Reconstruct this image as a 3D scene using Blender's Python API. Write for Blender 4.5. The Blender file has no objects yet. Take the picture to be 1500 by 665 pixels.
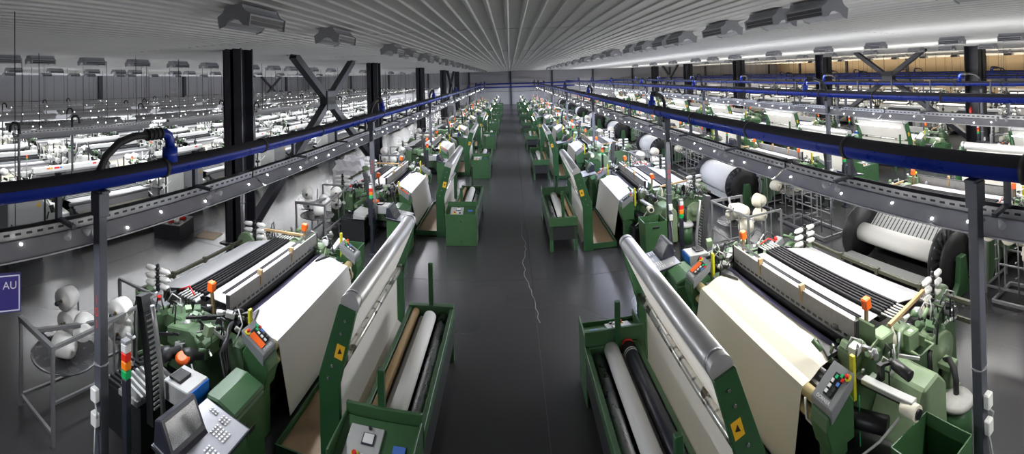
import bpy, bmesh, math, random
from mathutils import Vector, Matrix
random.seed(7)
PI = math.pi
C = bpy.context.scene.collection
KIDS = {}
SIB = {}
SCN = bpy.context.scene

# ------------------------------------------------------------------ materials
def mat(name, col, rough=.5, metal=0., noise=.0, nscale=8., bump=0., rvar=0., spec=None, stripe=None):
    m = bpy.data.materials.new(name); m.use_nodes = True
    nt = m.node_tree; b = nt.nodes['Principled BSDF']
    b.inputs['Base Color'].default_value = (*col, 1)
    b.inputs['Roughness'].default_value = rough
    b.inputs['Metallic'].default_value = metal
    if spec is not None: b.inputs['Specular IOR Level'].default_value = spec
    if noise or bump or rvar:
        tc = nt.nodes.new('ShaderNodeTexCoord')
        n = nt.nodes.new('ShaderNodeTexNoise'); n.inputs['Scale'].default_value = nscale
        n.inputs['Detail'].default_value = 6; n.inputs['Roughness'].default_value = .65
        nt.links.new(tc.outputs['Object'], n.inputs['Vector'])
        if noise:
            mx = nt.nodes.new('ShaderNodeMix'); mx.data_type = 'RGBA'
            mx.inputs[6].default_value = (*[c*(1-noise) for c in col], 1)
            mx.inputs[7].default_value = (*[min(1, c*(1+noise)) for c in col], 1)
            nt.links.new(n.outputs['Fac'], mx.inputs[0]); nt.links.new(mx.outputs[2], b.inputs['Base Color'])
        if rvar:
            mr = nt.nodes.new('ShaderNodeMapRange'); mr.inputs[1].default_value = .3; mr.inputs[2].default_value = .7
            mr.inputs[3].default_value = max(.03, rough-rvar); mr.inputs[4].default_value = min(1, rough+rvar)
            nt.links.new(n.outputs['Fac'], mr.inputs[0]); nt.links.new(mr.outputs[0], b.inputs['Roughness'])
        if bump:
            bp = nt.nodes.new('ShaderNodeBump'); bp.inputs['Strength'].default_value = bump; bp.inputs['Distance'].default_value = .01
            nt.links.new(n.outputs['Fac'], bp.inputs['Height']); nt.links.new(bp.outputs[0], b.inputs['Normal'])
    if stripe:
        axis, scale, col2, thr = stripe
        tc = nt.nodes.new('ShaderNodeTexCoord'); w = nt.nodes.new('ShaderNodeTexWave')
        w.wave_type = 'BANDS'; w.bands_direction = axis; w.inputs['Scale'].default_value = scale
        cr = nt.nodes.new('ShaderNodeValToRGB'); cr.color_ramp.elements[0].position = thr; cr.color_ramp.elements[1].position = thr+.06
        cr.color_ramp.elements[0].color = (*col2, 1); cr.color_ramp.elements[1].color = (*col, 1)
        nt.links.new(tc.outputs['Object'], w.inputs['Vector']); nt.links.new(w.outputs['Fac'], cr.inputs[0])
        nt.links.new(cr.outputs[0], b.inputs['Base Color'])
    return m
def emit(name, col, s):
    m = bpy.data.materials.new(name); m.use_nodes = True
    nt = m.node_tree; b = nt.nodes['Principled BSDF']
    b.inputs['Base Color'].default_value = (*col, 1); b.inputs['Emission Color'].default_value = (*col, 1)
    b.inputs['Emission Strength'].default_value = s
    return m
M = dict(
 green=mat('machine_green', (.040,.108,.042), .42, 0, .22, 5, .02, .08),
 dgreen=mat('dark_green', (.020,.080,.028), .38, 0, .25, 5, .02, .08),
 pgreen=mat('pale_green', (.19,.265,.155), .45, 0, .25, 6, .03, .08), mgreen=mat('casting_green', (.085,.150,.075), .45, 0, .3, 7, .03, .08),
 cloth=mat('woven_white', (.80,.79,.77), .85, 0, .03, 40, .05),
 cream=mat('woven_warm_lit', (.78,.74,.62), .85, 0, .03, 40, .05),
 grey_cloth=mat('grey_web', (.45,.44,.42), .8, 0, .06, 12),
 warp=mat('warp_yarn', (.36,.36,.37), .8, 0, .04, 60),
 warp_str=mat('warp_banded', (.62,.63,.62), .8, stripe=('Y', 3.0, (.08,.09,.09), .16)),
 yarn=mat('yarn_white', (.80,.79,.76), .9, 0, .05, 50, .1),
 yarn_cream=mat('yarn_cream', (.76,.72,.60), .9, 0, .05, 50, .1),
 steel=mat('steel', (.45,.45,.47), .3, 1, .2, 9, 0, .1),
 steel_d=mat('dull_steel', (.26,.26,.27), .42, .8, .2, 9, 0, .1),
 roller=mat('roller_grey', (.50,.50,.50), .38, .5, .15, 6, 0, .1),
 galv=mat('galvanised', (.30,.30,.31), .45, .6, .25, 10, 0, .1),
 black=mat('black_plastic', (.012,.012,.014), .4, 0, .2, 10),
 rubber=mat('rubber', (.015,.015,.016), .6, 0, .3, 20, .1),
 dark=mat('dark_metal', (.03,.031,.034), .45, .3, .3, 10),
 navy=mat('navy_paint', (.018,.020,.032), .4, 0, .15, 6),
 grey=mat('grey_paint', (.20,.21,.22), .45, 0, .15, 8),
 lgrey=mat('light_grey_paint', (.40,.41,.40), .45, 0, .06, 8),
 white=mat('white_paint', (.72,.73,.71), .42, 0, .06, 6),
 blue=mat('blue_plastic', (.012,.14,.58), .35, 0, .1, 8),
 tan=mat('tan_tube', (.42,.28,.14), .6, 0, .18, 14),
 yellowroll=mat('yellow_roll', (.62,.50,.24), .5, 0, .12, 14),
 wood=mat('wood', (.36,.22,.08), .55, 0, .3, 10),
 ply=mat('plywood', (.20,.13,.065), .6, 0, .45, 4, .1, .1),
 olive=mat('olive_rail', (.10,.10,.07), .45, .4, .2, 10),
 yellow=mat('yellow_paint', (.55,.52,.02), .45),
 sign_y=mat('warning_yellow', (.75,.42,.02), .5),
 red=mat('red_plastic', (.62,.02,.015), .35),
 orange=mat('orange_plastic', (.85,.13,.01), .4),
 lens_w=mat('lens_white', (.55,.55,.55), .3), lens_r=mat('lens_red', (.6,.02,.01), .3),
 lens_o=mat('lens_orange', (.8,.20,.01), .3), lens_g=mat('lens_green', (.01,.35,.10), .3),
 keygreen=mat('key_green', (.02,.45,.16), .4), keywhite=mat('key_white', (.75,.75,.75), .4), keyblue=mat('key_blue', (.08,.2,.6), .4),
 keypad=mat('keypad_silver', (.40,.41,.44), .32, .3, .08, 8),
 screen=mat('screen_dark', (.008,.012,.02), .12),
 ppl=mat('patchy_roll', (.55,.53,.48), .22, .6, .0, 5),
 pipe=mat('pipe_blue', (.006,.030,.34), .32, 0, .35, 2.0, .02, .1), dust=mat('pipe_dust', (.022,.022,.030), .7, 0, .4, 3.0, .05),
 post=mat('post_grey', (.085,.09,.11), .42, .2, .2, 5, 0, .08),
 postl=mat('post_light', (.22,.22,.24), .4, .4, .2, 5, 0, .08),
 column=mat('column_navy', (.026,.027,.036), .40, 0, .25, 2),
 gutter=mat('gutter_grey', (.42,.42,.45), .38, .2, .25, 4, 0, .1),
 tray=mat('tray_steel', (.36,.36,.37), .4, .7, .25, 8, 0, .1),
 vent=mat('vent_grey', (.30,.305,.33), .5, 0, .1, 6),
 ventw=mat('vent_white', (.62,.63,.66), .5),
 plastic=mat('wrap_plastic', (.80,.78,.82), .28, 0, .12, 6, .35),
 lid=mat('lid_grey', (.42,.42,.40), .5, 0, .3, 10),
 disc=mat('disc_grey', (.07,.07,.075), .25, .2, .3, 6, 0, .1),
 redtxt=mat('red_stencil', (.50,.05,.04), .5),
 purple=mat('sign_purple', (.030,.022,.16), .3), sign_w=mat('sign_white', (.6,.6,.65), .4),
 bulb=emit('bulb_glow', (1,.98,.95), 25.), tube=emit('tube_glow', (.93,.96,1), 9.),
)
def web(name, col, t):
    # thin cloth: part of the light that falls on one side comes through to the other
    m=mat(name,col,.85,0,.03,40,.05); nt=m.node_tree; b=nt.nodes['Principled BSDF']; out=nt.nodes['Material Output']
    tr=nt.nodes.new('ShaderNodeBsdfTranslucent'); tr.inputs[0].default_value=(*col,1)
    mx=nt.nodes.new('ShaderNodeMixShader'); mx.inputs[0].default_value=t
    nt.links.new(b.outputs[0],mx.inputs[1]); nt.links.new(tr.outputs[0],mx.inputs[2]); nt.links.new(mx.outputs[0],out.inputs[0]); return m
M['lilac']=mat('lilac_tube',(.20,.18,.32),.35,.4,.1,6)
M['worn']=mat('worn_cover',(.33,.32,.31),.5,.2,.3,12,0,.1)
M['web']=web('thin_web',(.90,.885,.85),.62)
def patch_roll():
    m = M['ppl']; nt = m.node_tree; b = nt.nodes['Principled BSDF']
    tc = nt.nodes.new('ShaderNodeTexCoord'); n = nt.nodes.new('ShaderNodeTexNoise'); n.inputs['Scale'].default_value = 5; n.inputs['Detail'].default_value = 3
    cr = nt.nodes.new('ShaderNodeValToRGB'); cr.color_ramp.elements[0].position = .52; cr.color_ramp.elements[1].position = .6
    cr.color_ramp.elements[0].color = (.70,.69,.64,1); cr.color_ramp.elements[1].color = (.10,.09,.07,1)
    nt.links.new(tc.outputs['Object'], n.inputs['Vector']); nt.links.new(n.outputs['Fac'], cr.inputs[0]); nt.links.new(cr.outputs[0], b.inputs['Base Color'])
patch_roll()

# ------------------------------------------------------------------ mesh builder
class MB:
    def __init__(s): s.v=[]; s.f=[]; s.mi=[]; s.sm=[]; s.ch=[]
    def add(s, vs, fs, m=0, sm=False):
        o=len(s.v); s.ch.append(o); s.v += [tuple(v) for v in vs]
        for f in fs: s.f.append([i+o for i in f]); s.mi.append(m); s.sm.append(sm)
        return s
    def box(s, x0,x1,y0,y1,z0,z1, m=0):
        vs=[(x,y,z) for x in (x0,x1) for y in (y0,y1) for z in (z0,z1)]
        return s.add(vs, [(0,1,3,2),(4,6,7,5),(0,4,5,1),(2,3,7,6),(0,2,6,4),(1,5,7,3)], m)
    def obox(s, c, d, r=(0,0,0), m=0):
        from mathutils import Euler
        R=Euler(r).to_matrix(); c=Vector(c)
        vs=[c+R@Vector((x*d[0]/2,y*d[1]/2,z*d[2]/2)) for x in (-1,1) for y in (-1,1) for z in (-1,1)]
        return s.add(vs, [(0,1,3,2),(4,6,7,5),(0,4,5,1),(2,3,7,6),(0,2,6,4),(1,5,7,3)], m)
    def bar(s, p0, p1, w, h=None, m=0):
        p0=Vector(p0); p1=Vector(p1); d=(p1-p0).normalized(); h=h or w
        up=Vector((0,0,1)) if abs(d.z)<.95 else Vector((1,0,0))
        a=d.cross(up).normalized()*w/2; b=a.cross(d).normalized()*h/2
        vs=[p+i*a+j*b for p in (p0,p1) for i,j in ((-1,-1),(1,-1),(1,1),(-1,1))]
        return s.add(vs, [(0,3,2,1),(4,5,6,7),(0,1,5,4),(1,2,6,5),(2,3,7,6),(3,0,4,7)], m)
    def lathe(s, p, axis, prof, n=14, m=0, caps=True, sm=True):
        p=Vector(p); d=Vector(axis).normalized(); up=Vector((0,0,1)) if abs(d.z)<.9 else Vector((1,0,0))
        a=d.cross(up).normalized(); b=d.cross(a)
        vs=[]; fs=[]
        for t,r in prof:
            for k in range(n):
                an=2*PI*k/n; vs.append(p+d*t+(a*math.cos(an)+b*math.sin(an))*max(r,1e-4))
        for i in range(len(prof)-1):
            for k in range(n):
                k2=(k+1)%n; fs.append((i*n+k,i*n+k2,(i+1)*n+k2,(i+1)*n+k))
        s.add(vs, fs, m, sm)
        if caps:
            o=len(s.v)-len(vs)
            s.f.append([o+k for k in range(n)][::-1]); s.mi.append(m); s.sm.append(False)
            s.f.append([o+(len(prof)-1)*n+k for k in range(n)]); s.mi.append(m); s.sm.append(False)
        return s
    def cyl(s, p0, p1, r0, r1=None, n=14, m=0):
        p0=Vector(p0); p1=Vector(p1); L=(p1-p0).length
        return s.lathe(p0, p1-p0, [(0,r0),(L,r0 if r1 is None else r1)], n, m)
    def tube(s, pts, r, n=8, m=0):
        pts=[Vector(p) for p in pts]; vs=[]; fs=[]; prev=None
        for i,p in enumerate(pts):
            d=((pts[min(i+1,len(pts)-1)]-p).normalized()+(p-pts[max(i-1,0)]).normalized())
            d=d.normalized() if d.length>1e-6 else Vector((0,0,1))
            if prev is None:
                up=Vector((0,0,1)) if abs(d.z)<.9 else Vector((1,0,0)); a=d.cross(up).normalized()
            else:
                a=prev-d*prev.dot(d); a=a.normalized() if a.length>1e-6 else prev
            prev=a; b=d.cross(a)
            for k in range(n):
                an=2*PI*k/n; vs.append(p+(a*math.cos(an)+b*math.sin(an))*r)
        for i in range(len(pts)-1):
            for k in range(n):
                k2=(k+1)%n; fs.append((i*n+k,i*n+k2,(i+1)*n+k2,(i+1)*n+k))
        L=len(pts)-1
        s.add(vs, fs, m, True)
        o=len(s.v)-len(vs)
        s.f.append([o+k for k in range(n)][::-1]); s.mi.append(m); s.sm.append(False)
        s.f.append([o+L*n+k for k in range(n)]); s.mi.append(m); s.sm.append(False)
        return s
    def prism(s, poly, t0, t1, ax='y', m=0):
        def P(u,v,t): return (u,t,v) if ax=='y' else ((t,u,v) if ax=='x' else (u,v,t))
        n=len(poly); vs=[P(u,v,t0) for u,v in poly]+[P(u,v,t1) for u,v in poly]
        fs=[tuple(range(n))[::-1], tuple(range(n,2*n))]+[(i,(i+1)%n,n+(i+1)%n,n+i) for i in range(n)]
        return s.add(vs, fs, m)
    def sheet(s, prof, y0, y1, th=.006, m=0, sm=True):
        """a web of cloth or yarn: the x-z profile swept along y, with a real thickness"""
        n=len(prof); P=[Vector((a,b)) for a,b in prof]; off=[]
        for i in range(n):
            d=(P[min(i+1,n-1)]-P[max(i-1,0)]).normalized(); off.append(Vector((-d.y,d.x))*th)
        poly=[(p.x,p.y) for p in P]+[(P[i].x-off[i].x,P[i].y-off[i].y) for i in range(n-1,-1,-1)]
        vs=[(u,y0,v) for u,v in poly]+[(u,y1,v) for u,v in poly]; N=2*n
        fs=[(i,(i+1)%N,N+(i+1)%N,N+i) for i in range(N)]
        fs+= [(i,i+1,N-2-i,N-1-i) for i in range(n-1)]+[(N+N-1-i,N+N-2-i,N+i+1,N+i) for i in range(n-1)]
        return s.add(vs, fs, m, False)
    def pipe2(s, p0, p1, r, n=24):
        # run of pipe: material 1 is the layer of dust lying on the upper side
        o=len(s.f); s.cyl(p0,p1,r,n=n)
        for i in range(o,len(s.f)):
            c=sum((Vector(s.v[j]) for j in s.f[i]),Vector())/len(s.f[i])
            if c.z-p0[2]>r*.22: s.mi[i]=1
        return s
    def ball(s, c, r, n=8, m=0, sz=1):
        k=max(4,n//2); return s.lathe((c[0],c[1],c[2]-r*sz),(0,0,1),[(r*sz*(1-math.cos(PI*i/k)), r*math.sin(PI*i/k)) for i in range(k+1)],n,m,False)
    def pieces(s):
        # shapes of this mesh that stand clear of one another become parts of their own
        st=s.ch+[len(s.v)]; n=len(s.ch); bb=[]
        for i in range(n):
            V=s.v[st[i]:st[i+1]]; bb.append(([min(v[k] for v in V) for k in range(3)],[max(v[k] for v in V) for k in range(3)]))
        size=[max(h-l for l,h in zip(*b)) for b in bb]; p=list(range(n))
        def root(a):
            while p[a]!=a: a=p[a]
            return a
        for i in range(n):
            for j in range(i):
                g=math.sqrt(sum(max(0,bb[i][0][k]-bb[j][1][k],bb[j][0][k]-bb[i][1][k])**2 for k in range(3)))
                if g<=max(.02,.48*max(size[i],size[j])): p[root(i)]=root(j)
        gr={}
        for i in range(n): gr.setdefault(root(i),[]).append(i)
        return list(gr.values()), st
    def build(s, name, mats, parent=None, loc=None, bev=0, label=None):
        if parent is not None and 1<len(s.ch)<90:
            gr,st=s.pieces()
            if 1<len(gr)<=14:
                own={}
                for gi,g in enumerate(gr):
                    for c in g: own[c]=gi
                import bisect
                subs=[MB() for _ in gr]; maps=[{} for _ in gr]
                for f,mi,sm in zip(s.f,s.mi,s.sm):
                    gi=own[bisect.bisect_right(st,f[0])-1]; q=subs[gi]; mp=maps[gi]; nf=[]
                    for v in f:
                        if v not in mp: mp[v]=len(q.v); q.v.append(s.v[v])
                        nf.append(mp[v])
                    q.f.append(nf); q.mi.append(mi); q.sm.append(sm)
                objs=[q.build(name,mats,parent,loc,bev,label) for q in subs if q.f]
                for o in objs: SIB[o.name]=objs
                return objs[0]
        if not isinstance(mats,(list,tuple)): mats=[mats]
        me=bpy.data.meshes.new(name); me.from_pydata(s.v,[],s.f)
        for m in mats: me.materials.append(M[m] if isinstance(m,str) else m)
        me.polygons.foreach_set('material_index', s.mi); me.polygons.foreach_set('use_smooth', s.sm)
        bm=bmesh.new(); bm.from_mesh(me); bmesh.ops.recalc_face_normals(bm, faces=bm.faces)
        if bev:
            es=[e for e in bm.edges if len(e.link_faces)==2 and e.calc_face_angle(0)>.6 and e.calc_length()>bev*3]
            try: bmesh.ops.bevel(bm, geom=es, offset=bev, segments=1, affect='EDGES', clamp_overlap=True)
            except Exception: pass
        bm.to_mesh(me); bm.free(); me.update()
        o=bpy.data.objects.new(name, me); C.objects.link(o)
        if parent is not None: o.parent=parent; KIDS.setdefault(parent.name,[]).append(o)
        if loc: o.location=loc
        if label: o['label']=label
        return o
def arc(c, r, a0, a1, n, plane='xz', y=0):
    out=[]
    for i in range(n+1):
        a=a0+(a1-a0)*i/n; u=c[0]+r*math.cos(a); v=c[1]+r*math.sin(a)
        out.append((u,y,v) if plane=='xz' else (u,v,y) if plane=='xy' else (y,u,v))
    return out
def empty(name, loc=(0,0,0), rz=0):
    o=bpy.data.objects.new(name,None); C.objects.link(o); o.location=loc; o.rotation_euler=(0,0,rz); o.empty_display_size=.1; return o
def tag(o, label=None, cat=None, group=None, kind=None):
    if label: o['label']=label
    if cat: o['category']=cat
    if group: o['group']=group
    if kind: o['kind']=kind
    return o
def copy_tree(o, skip=(), parent=None):
    c=o.copy(); C.objects.link(c)
    if parent is not None: c.parent=parent; KIDS.setdefault(parent.name,[]).append(c)
    for ch in KIDS.get(o.name,[]):
        if ch.name.split('.')[0] in skip or ch.get('fine') and 'fine' in skip: continue
        copy_tree(ch, skip, c)
    return c
class Kind:
    """the first placing moves the thing itself, later ones copy it with its parts"""
    def __init__(s, root): s.root=root; s.used=False
    def put(s, loc, rz=0, label=None, group=None, skip=()):
        if not s.used: o=s.root; s.used=True
        else: o=copy_tree(s.root, skip)
        o.location=loc; o.rotation_euler=(0,0,rz)
        if label: o['label']=label
        if group: o['group']=group
        elif 'group' in o: del o['group']
        return o
def text(name, s, size, m, parent, loc, rot, ext=.001, align='CENTER'):
    cu=bpy.data.curves.new(name,'FONT'); cu.body=s; cu.size=size; cu.extrude=ext; cu.align_x=align; cu.align_y='CENTER'
    tmp=bpy.data.objects.new('tmp',cu); C.objects.link(tmp); dg=bpy.context.evaluated_depsgraph_get(); me=bpy.data.meshes.new_from_object(tmp.evaluated_get(dg)); bpy.data.objects.remove(tmp); bpy.data.curves.remove(cu)
    me.materials.clear(); me.materials.append(M[m]); o=bpy.data.objects.new(name,me); C.objects.link(o)
    o.parent=parent; o.location=loc; o.rotation_euler=rot; KIDS.setdefault(parent.name,[]).append(o); return o
ORD=['first','second','third','fourth','fifth','sixth','seventh','eighth','ninth','tenth','eleventh','twelfth','thirteenth','fourteenth','fifteenth','sixteenth','seventeenth','eighteenth','nineteenth','twentieth']
def ordn(k):
    if k<len(ORD): return ORD[k]
    t=['twenty','thirty','forty'][k//10-2 if k>=20 else 0]
    return t
ROW={'L':'grey-wall side of the central aisle','R':'tan-wall side of the central aisle','B':'row backing onto the tan-wall-side aisle looms','C':'far side of the second aisle','D':'row just beyond the thick columns','E':'middle row beyond the columns','F':'row along the tan wall'}
PW_A,PW_W,PW_U,TILT,EXPO=210,260,170,.68,0.22
# ------------------------------------------------------------------ green weaving machine (local: cloth side +x, console end -y)
def fine(o):
    for x in SIB.get(o.name,[o]): x['fine']=1
    return o
def control_panel(root, y, orange):
    q=MB()
    q.prism([(.80,.62),(1.10,.62),(1.16,.86),(1.14,.98),(.86,1.10),(.80,1.0)], y-.13,y+.13)
    q.box(.86,1.06,y-.09,y+.09,.0,.64)
    ped=q.build('panel_pedestal','green',root,bev=.012)
    # face: slope from upper rear (.82,1.27) to lower front (1.13,1.05)
    a=Vector((.80,1.27)); b=Vector((1.12,1.06)); d=(b-a).normalized(); n=Vector((-d.y,d.x))
    if n.y<0: n=-n
    w=.155
    cp=MB().prism([(a.x,a.y),(b.x,b.y),(b.x-.01,b.y-.14),(a.x+.03,a.y-.14)], y-w,y+w).build('control_panel','grey',root,bev=.008)
    rot=math.atan2(n.x,n.y)
    def pt(u,v,h=.004):   # u 0..1 down the slope, v along y
        p=a+(b-a)*u+n*h; return (p.x,y+v,p.y)
    L=(b-a).length
    def plate(u,v,du,dv,h,m):
        c=pt(u,v,h/2); return MB().obox(c,(du*L,dv,h),(0,rot,0)).build
    k=MB()
    if orange:
        k.obox(pt(.55,-.06,.004),(.2*1,.10,.008),(0,rot,0)); k.build('orange_keypad','orange',cp)
    k=MB(); k.obox(pt(.5,.02,.002),(.22,.13,.004),(0,rot,0)); fine(k.build('key_field','black',cp))
    for i,(u,v,m) in enumerate([(.22,.05,'keygreen'),(.30,.0,'keygreen'),(.42,-.02,'keywhite'),(.56,-.02,'keywhite'),(.70,-.02,'keywhite'),(.44,.06,'keyblue'),(.30,.08,'red'),(.60,.05,'dark'),(.72,.05,'dark')]):
        if orange: v=v*.9+.055
        fine(MB().obox(pt(u,v,.008),(.035,.032,.012),(0,rot,0)).build('key',m,cp))
    e0=Vector(pt(.18,-.10 if orange else .12,0)); nn=Vector((n.x,0,n.y))
    MB().cyl(e0,e0+nn*.012,.035,n=16).build('emergency_ring','yellow',cp)
    MB().lathe(e0+nn*.012,nn,[(0,.012),(.02,.012),(.022,.022),(.035,.022),(.042,.014)],12).build('emergency_button','red',cp)
    t=text('panel_lettering','DORNIER',.045,'keywhite',cp,pt(.9,0,.002),(0,0,0),.0008); fine(t)
    # text x-axis along +y, up-axis up the slope
    X=Vector((0,1,0)); Yv=Vector((a.x-b.x,0,a.y-b.y)).normalized(); Zv=X.cross(Yv)
    t.rotation_euler=Matrix((X,Yv,Zv)).transposed().to_euler()
def make_loom():
    r=empty('weaving_loom'); tag(r,'x','loom')
    # castings
    for nm,y0,y1 in (('side_frame',-1.78,-1.58),('side_frame',1.28,1.46)):
        q=MB().prism([(-1.3,.05),(-1.15,.05),(-.95,.3),(.45,.3),(.75,.05),(1.0,.05),(.98,.62),(.80,.72),(.72,.98),(.45,1.02),(.40,1.16),(-.05,1.16),(-.15,1.0),(-.8,.98),(-.95,1.12),(-1.18,1.12),(-1.26,.9)],y0,y1)
        q.build(nm,'mgreen',r,bev=.015)
    q=MB(); q.box(-1.2,.9,-1.6,1.3,.06,.20); q.box(-.75,.85,-1.58,1.28,.2,.42); q.build('machine_bed','dark',r,bev=.01)
    # mechanism at the bin end
    q=MB(); q.prism([(-.20,.05),(.35,.05),(.52,.42),(.20,.94),(-.05,.98),(-.20,.8)],1.46,2.05); q.build('drive_hood','pgreen',r,bev=.025)
    q=MB(); q.box(-.30,-.12,1.22,1.60,.98,1.20); q.box(-.02,.20,1.26,1.46,1.02,1.26); q.prism([(-.5,.95),(-.34,.95),(-.34,1.10),(-.42,1.12)],1.3,1.75); q.box(.24,.27,1.10,1.42,1.0,1.42)
    q.build('bearing_block','pgreen',r,bev=.02)
    for x,z,rr in ((-.18,1.12,.12),(-.9,.55,.26)): 
        fine(MB().lathe((x,1.44,z),(0,1,0),[(0,rr),(.05,rr),(.06,rr*.85),(.06,rr*.4),(.1,rr*.4),(.1,.03)],18).build('bearing_cap','pgreen',r))
    q=MB().tube([(-.3,1.68,1.08),(-.3,1.80,1.08),(-.05,1.80,1.08),(-.05,1.68,1.08)],.016); fine(q.build('pull_handle','pgreen',r))
    q=MB().lathe((-1.18,1.2,1.06),(0,1,0),[(0,.19),(.05,.2),(.09,.2),(.1,.16),(.1,.08),(.16,.08)],20); q.build('let_off_wheel','pgreen',r)
    q=MB(); q.box(.30,.56,1.10,1.36,.98,1.20); q.prism([(.30,1.20),(.56,1.20),(.50,1.27),(.36,1.27)],1.12,1.34); q.build('gripper_housing','pgreen',r,bev=.02)
    q=MB(); q.obox((.55,1.86,1.06),(.09,.62,.05),(0,0,.12)); q.build('waste_arm','lgrey',r,bev=.006)
    q=MB(); q.obox((.54,1.8,1.02),(.07,.7,.05),(0,0,.12)); fine(q.build('waste_arm_channel','dark',r))
    q=MB(); q.cyl((.36,1.78,1.20),(.36,2.0,1.16),.055); q.cyl((.36,1.72,1.21),(.36,1.78,1.20),.03); q.box(.44,.50,1.66,1.72,1.05,1.22); q.bar((.47,1.69,1.2),(.36,1.74,1.2),.03); q.build('waste_motor','black',r)
    q=MB(); q.lathe((.54,2.05,1.0),(0,1,0),[(0,.07),(.18,.072)],16); ro=q.build('selvedge_roll','yarn_cream',r)
    fine(MB().cyl((.54,2.22,1.0),(.54,2.25,1.0),.045).build('roll_core','black',ro))
    q=MB().tube([(1.08,1.20,.93),(1.10,1.24,.75),(.98,1.36,.58),(.84,1.68,.45),(.70,1.88,.66),(.6,2.06,.93)],.014,6); q.build('selvedge_rope','yarn',r)
    q=MB().tube([(.68,1.58,.95),(.70,1.6,.6),(.80,1.7,.35)],.006,5); fine(q.build('earth_wire','keygreen',r))
    q=MB().cyl((.75,1.45,.72),(.55,1.85,.70),.09); q.box(.5,.9,1.5,1.95,.1,.5); q.build('take_up_motor','black',r,bev=.01)
    # mechanism at the console end
    q=MB(); q.prism([(-.2,.9),(.45,.9),(.45,1.08),(.2,1.2),(-.2,1.12)],-2.15,-1.78); q.box(-.45,-.1,-1.95,-1.6,.95,1.16); q.build('gear_case','mgreen',r,bev=.02)
    q=MB(); q.bar((.15,-1.85,1.22),(.62,-1.42,1.22),.05,.05); q.build('gripper_rail','black',r)
    for i,(x,y,z,d) in enumerate([(.46,-1.62,1.26,.12),(.36,-1.72,1.30,.08),(.54,-1.5,1.20,.09),(.1,-1.86,1.22,.12),(.02,-1.96,1.16,.09),(.18,-1.78,1.15,.08),(.60,-1.66,1.12,.09),(.48,-1.8,1.1,.1)]):
        fine(MB().obox((x,y,z),(d,d*.8,d*.6),(.1*i,.2,.5+.3*i)).build('weft_selector','white' if i%3 else 'lgrey',r,bev=.008))
    for i,(x,y,z) in enumerate([(.30,-1.62,1.24),(.55,-1.6,1.32),(.12,-1.7,1.30),(.64,-1.52,1.20),(-.05,-1.88,1.2),(.40,-1.9,1.18)]):
        fine(MB().cyl((x,y,z),(x+.05,y+.08,z-.02),.03,.022,10).build('yarn_guide','black' if i%2 else 'steel',r))
    for x,y in ((.42,-2.15),(.2,-2.3)):
        fine(MB().lathe((x,y,1.0),(-.35,-.8,.1),[(0,.03),(.02,.075),(.16,.06),(.17,.09),(.26,.09),(.28,.05)],14).build('weft_feeder','dark',r))
    q=MB().lathe((.33,-2.42,1.02),(.1,-.4,1),[(0,.09),(.03,.09),(.05,.06)],16); fine(q.build('feeder_ring','orange',r))
    q=MB(); q.box(.42,.78,-2.86,-2.5,.82,1.03); bl=q.build('feeder_control','lgrey',r,bev=.01)
    MB().box(.785,.80,-2.85,-2.51,.80,1.02).build('blue_cover','blue',bl,bev=.004)
    MB().box(.46,.62,-2.80,-2.6,1.032,1.06).build('lid','black',bl,bev=.006)
    for j in range(4):
        y=-2.05-.05*j
        pts=[(.55,-1.75+.02*j,1.22),(.62,-1.9,1.24-.02*j),(.72,y,1.12),(.78+.02*j,y-.05,.85),(.72,y-.12,.62),(.58,y-.2,.58),(.50,y-.2,.78)]
        fine(MB().tube(pts,.017,6).build('cable_loop','black',r))
    fine(MB().tube([(.5,-1.6,1.3),(.62,-1.66,1.38),(.72,-1.72,1.25),(.7,-1.9,1.05)],.010,6).build('air_line','lgrey',r))
    q=MB(); q.box(.82,1.22,-2.62,-2.02,.02,.78); q.prism([(.82,.78),(1.22,.78),(1.22,.84),(1.0,.92),(.82,.92)],-2.62,-2.02); cb=q.build('terminal_cabinet','green',r,bev=.02)
    for y,z in ((-2.45,.62),(-2.45,.5),(-2.3,.52)): fine(MB().box(1.215,1.226,y-.06,y+.06,z-.03,z+.03).build('grip_slot','black',cb,bev=.01))
    q=MB(); q.box(-.5,.15,-2.95,-2.3,.1,.62); 
    for j in range(9): q.box(-.52,.17,-2.92+.07*j,-2.89+.07*j,.62,.66)
    q.build('drive_motor','dark',r)
    q=MB(); 
    for j in range(8): q.obox((.05+.0*j,-2.5-.07*j,.80),(.34,.03,.10),(0,.25,0))
    q.box(-.12,.2,-3.05,-2.45,.70,.76); fine(q.build('cooling_rib','lgrey',r))
    # curved cable duct
    pts=[(.34,-2.92,.55),(.33,-2.93,1.0),(.30,-2.94,1.4),(.24,-2.95,1.75),(.20,-2.95,1.92)]
    q=MB()
    for a,b in zip(pts,pts[1:]): q.bar(a,b,.13,.10)
    du=q.build('cable_duct','dark',r)
    q=MB()
    for i in range(22):
        t=i/21; z=.75+1.12*t; x=.34-.14*t*t
        q.box(x+.062-.02*t,x+.075-.02*t,-2.99,-2.90,z,z+.022)
    q.bar((.34,-2.945,.75),(.22,-2.945,1.86),.02,.02)
    fine(q.build('slot_pattern','lgrey',du))
    q=MB().tube([(.48,-2.92,.7),(.46,-2.93,1.2),(.40,-2.94,1.6),(.36,-2.95,1.85)],.028); fine(q.build('hose','galv',r))
    # rear head with the red button
    q=MB(); q.obox((-.62,-1.86,1.17),(.26,.16,.12),(.0,.35,.2)); hd=q.build('let_off_box','grey',r,bev=.01)
    fine(MB().cyl((-.62,-1.86,1.23),(-.61,-1.86,1.28),.03).build('stop_button','red',hd))
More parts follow.
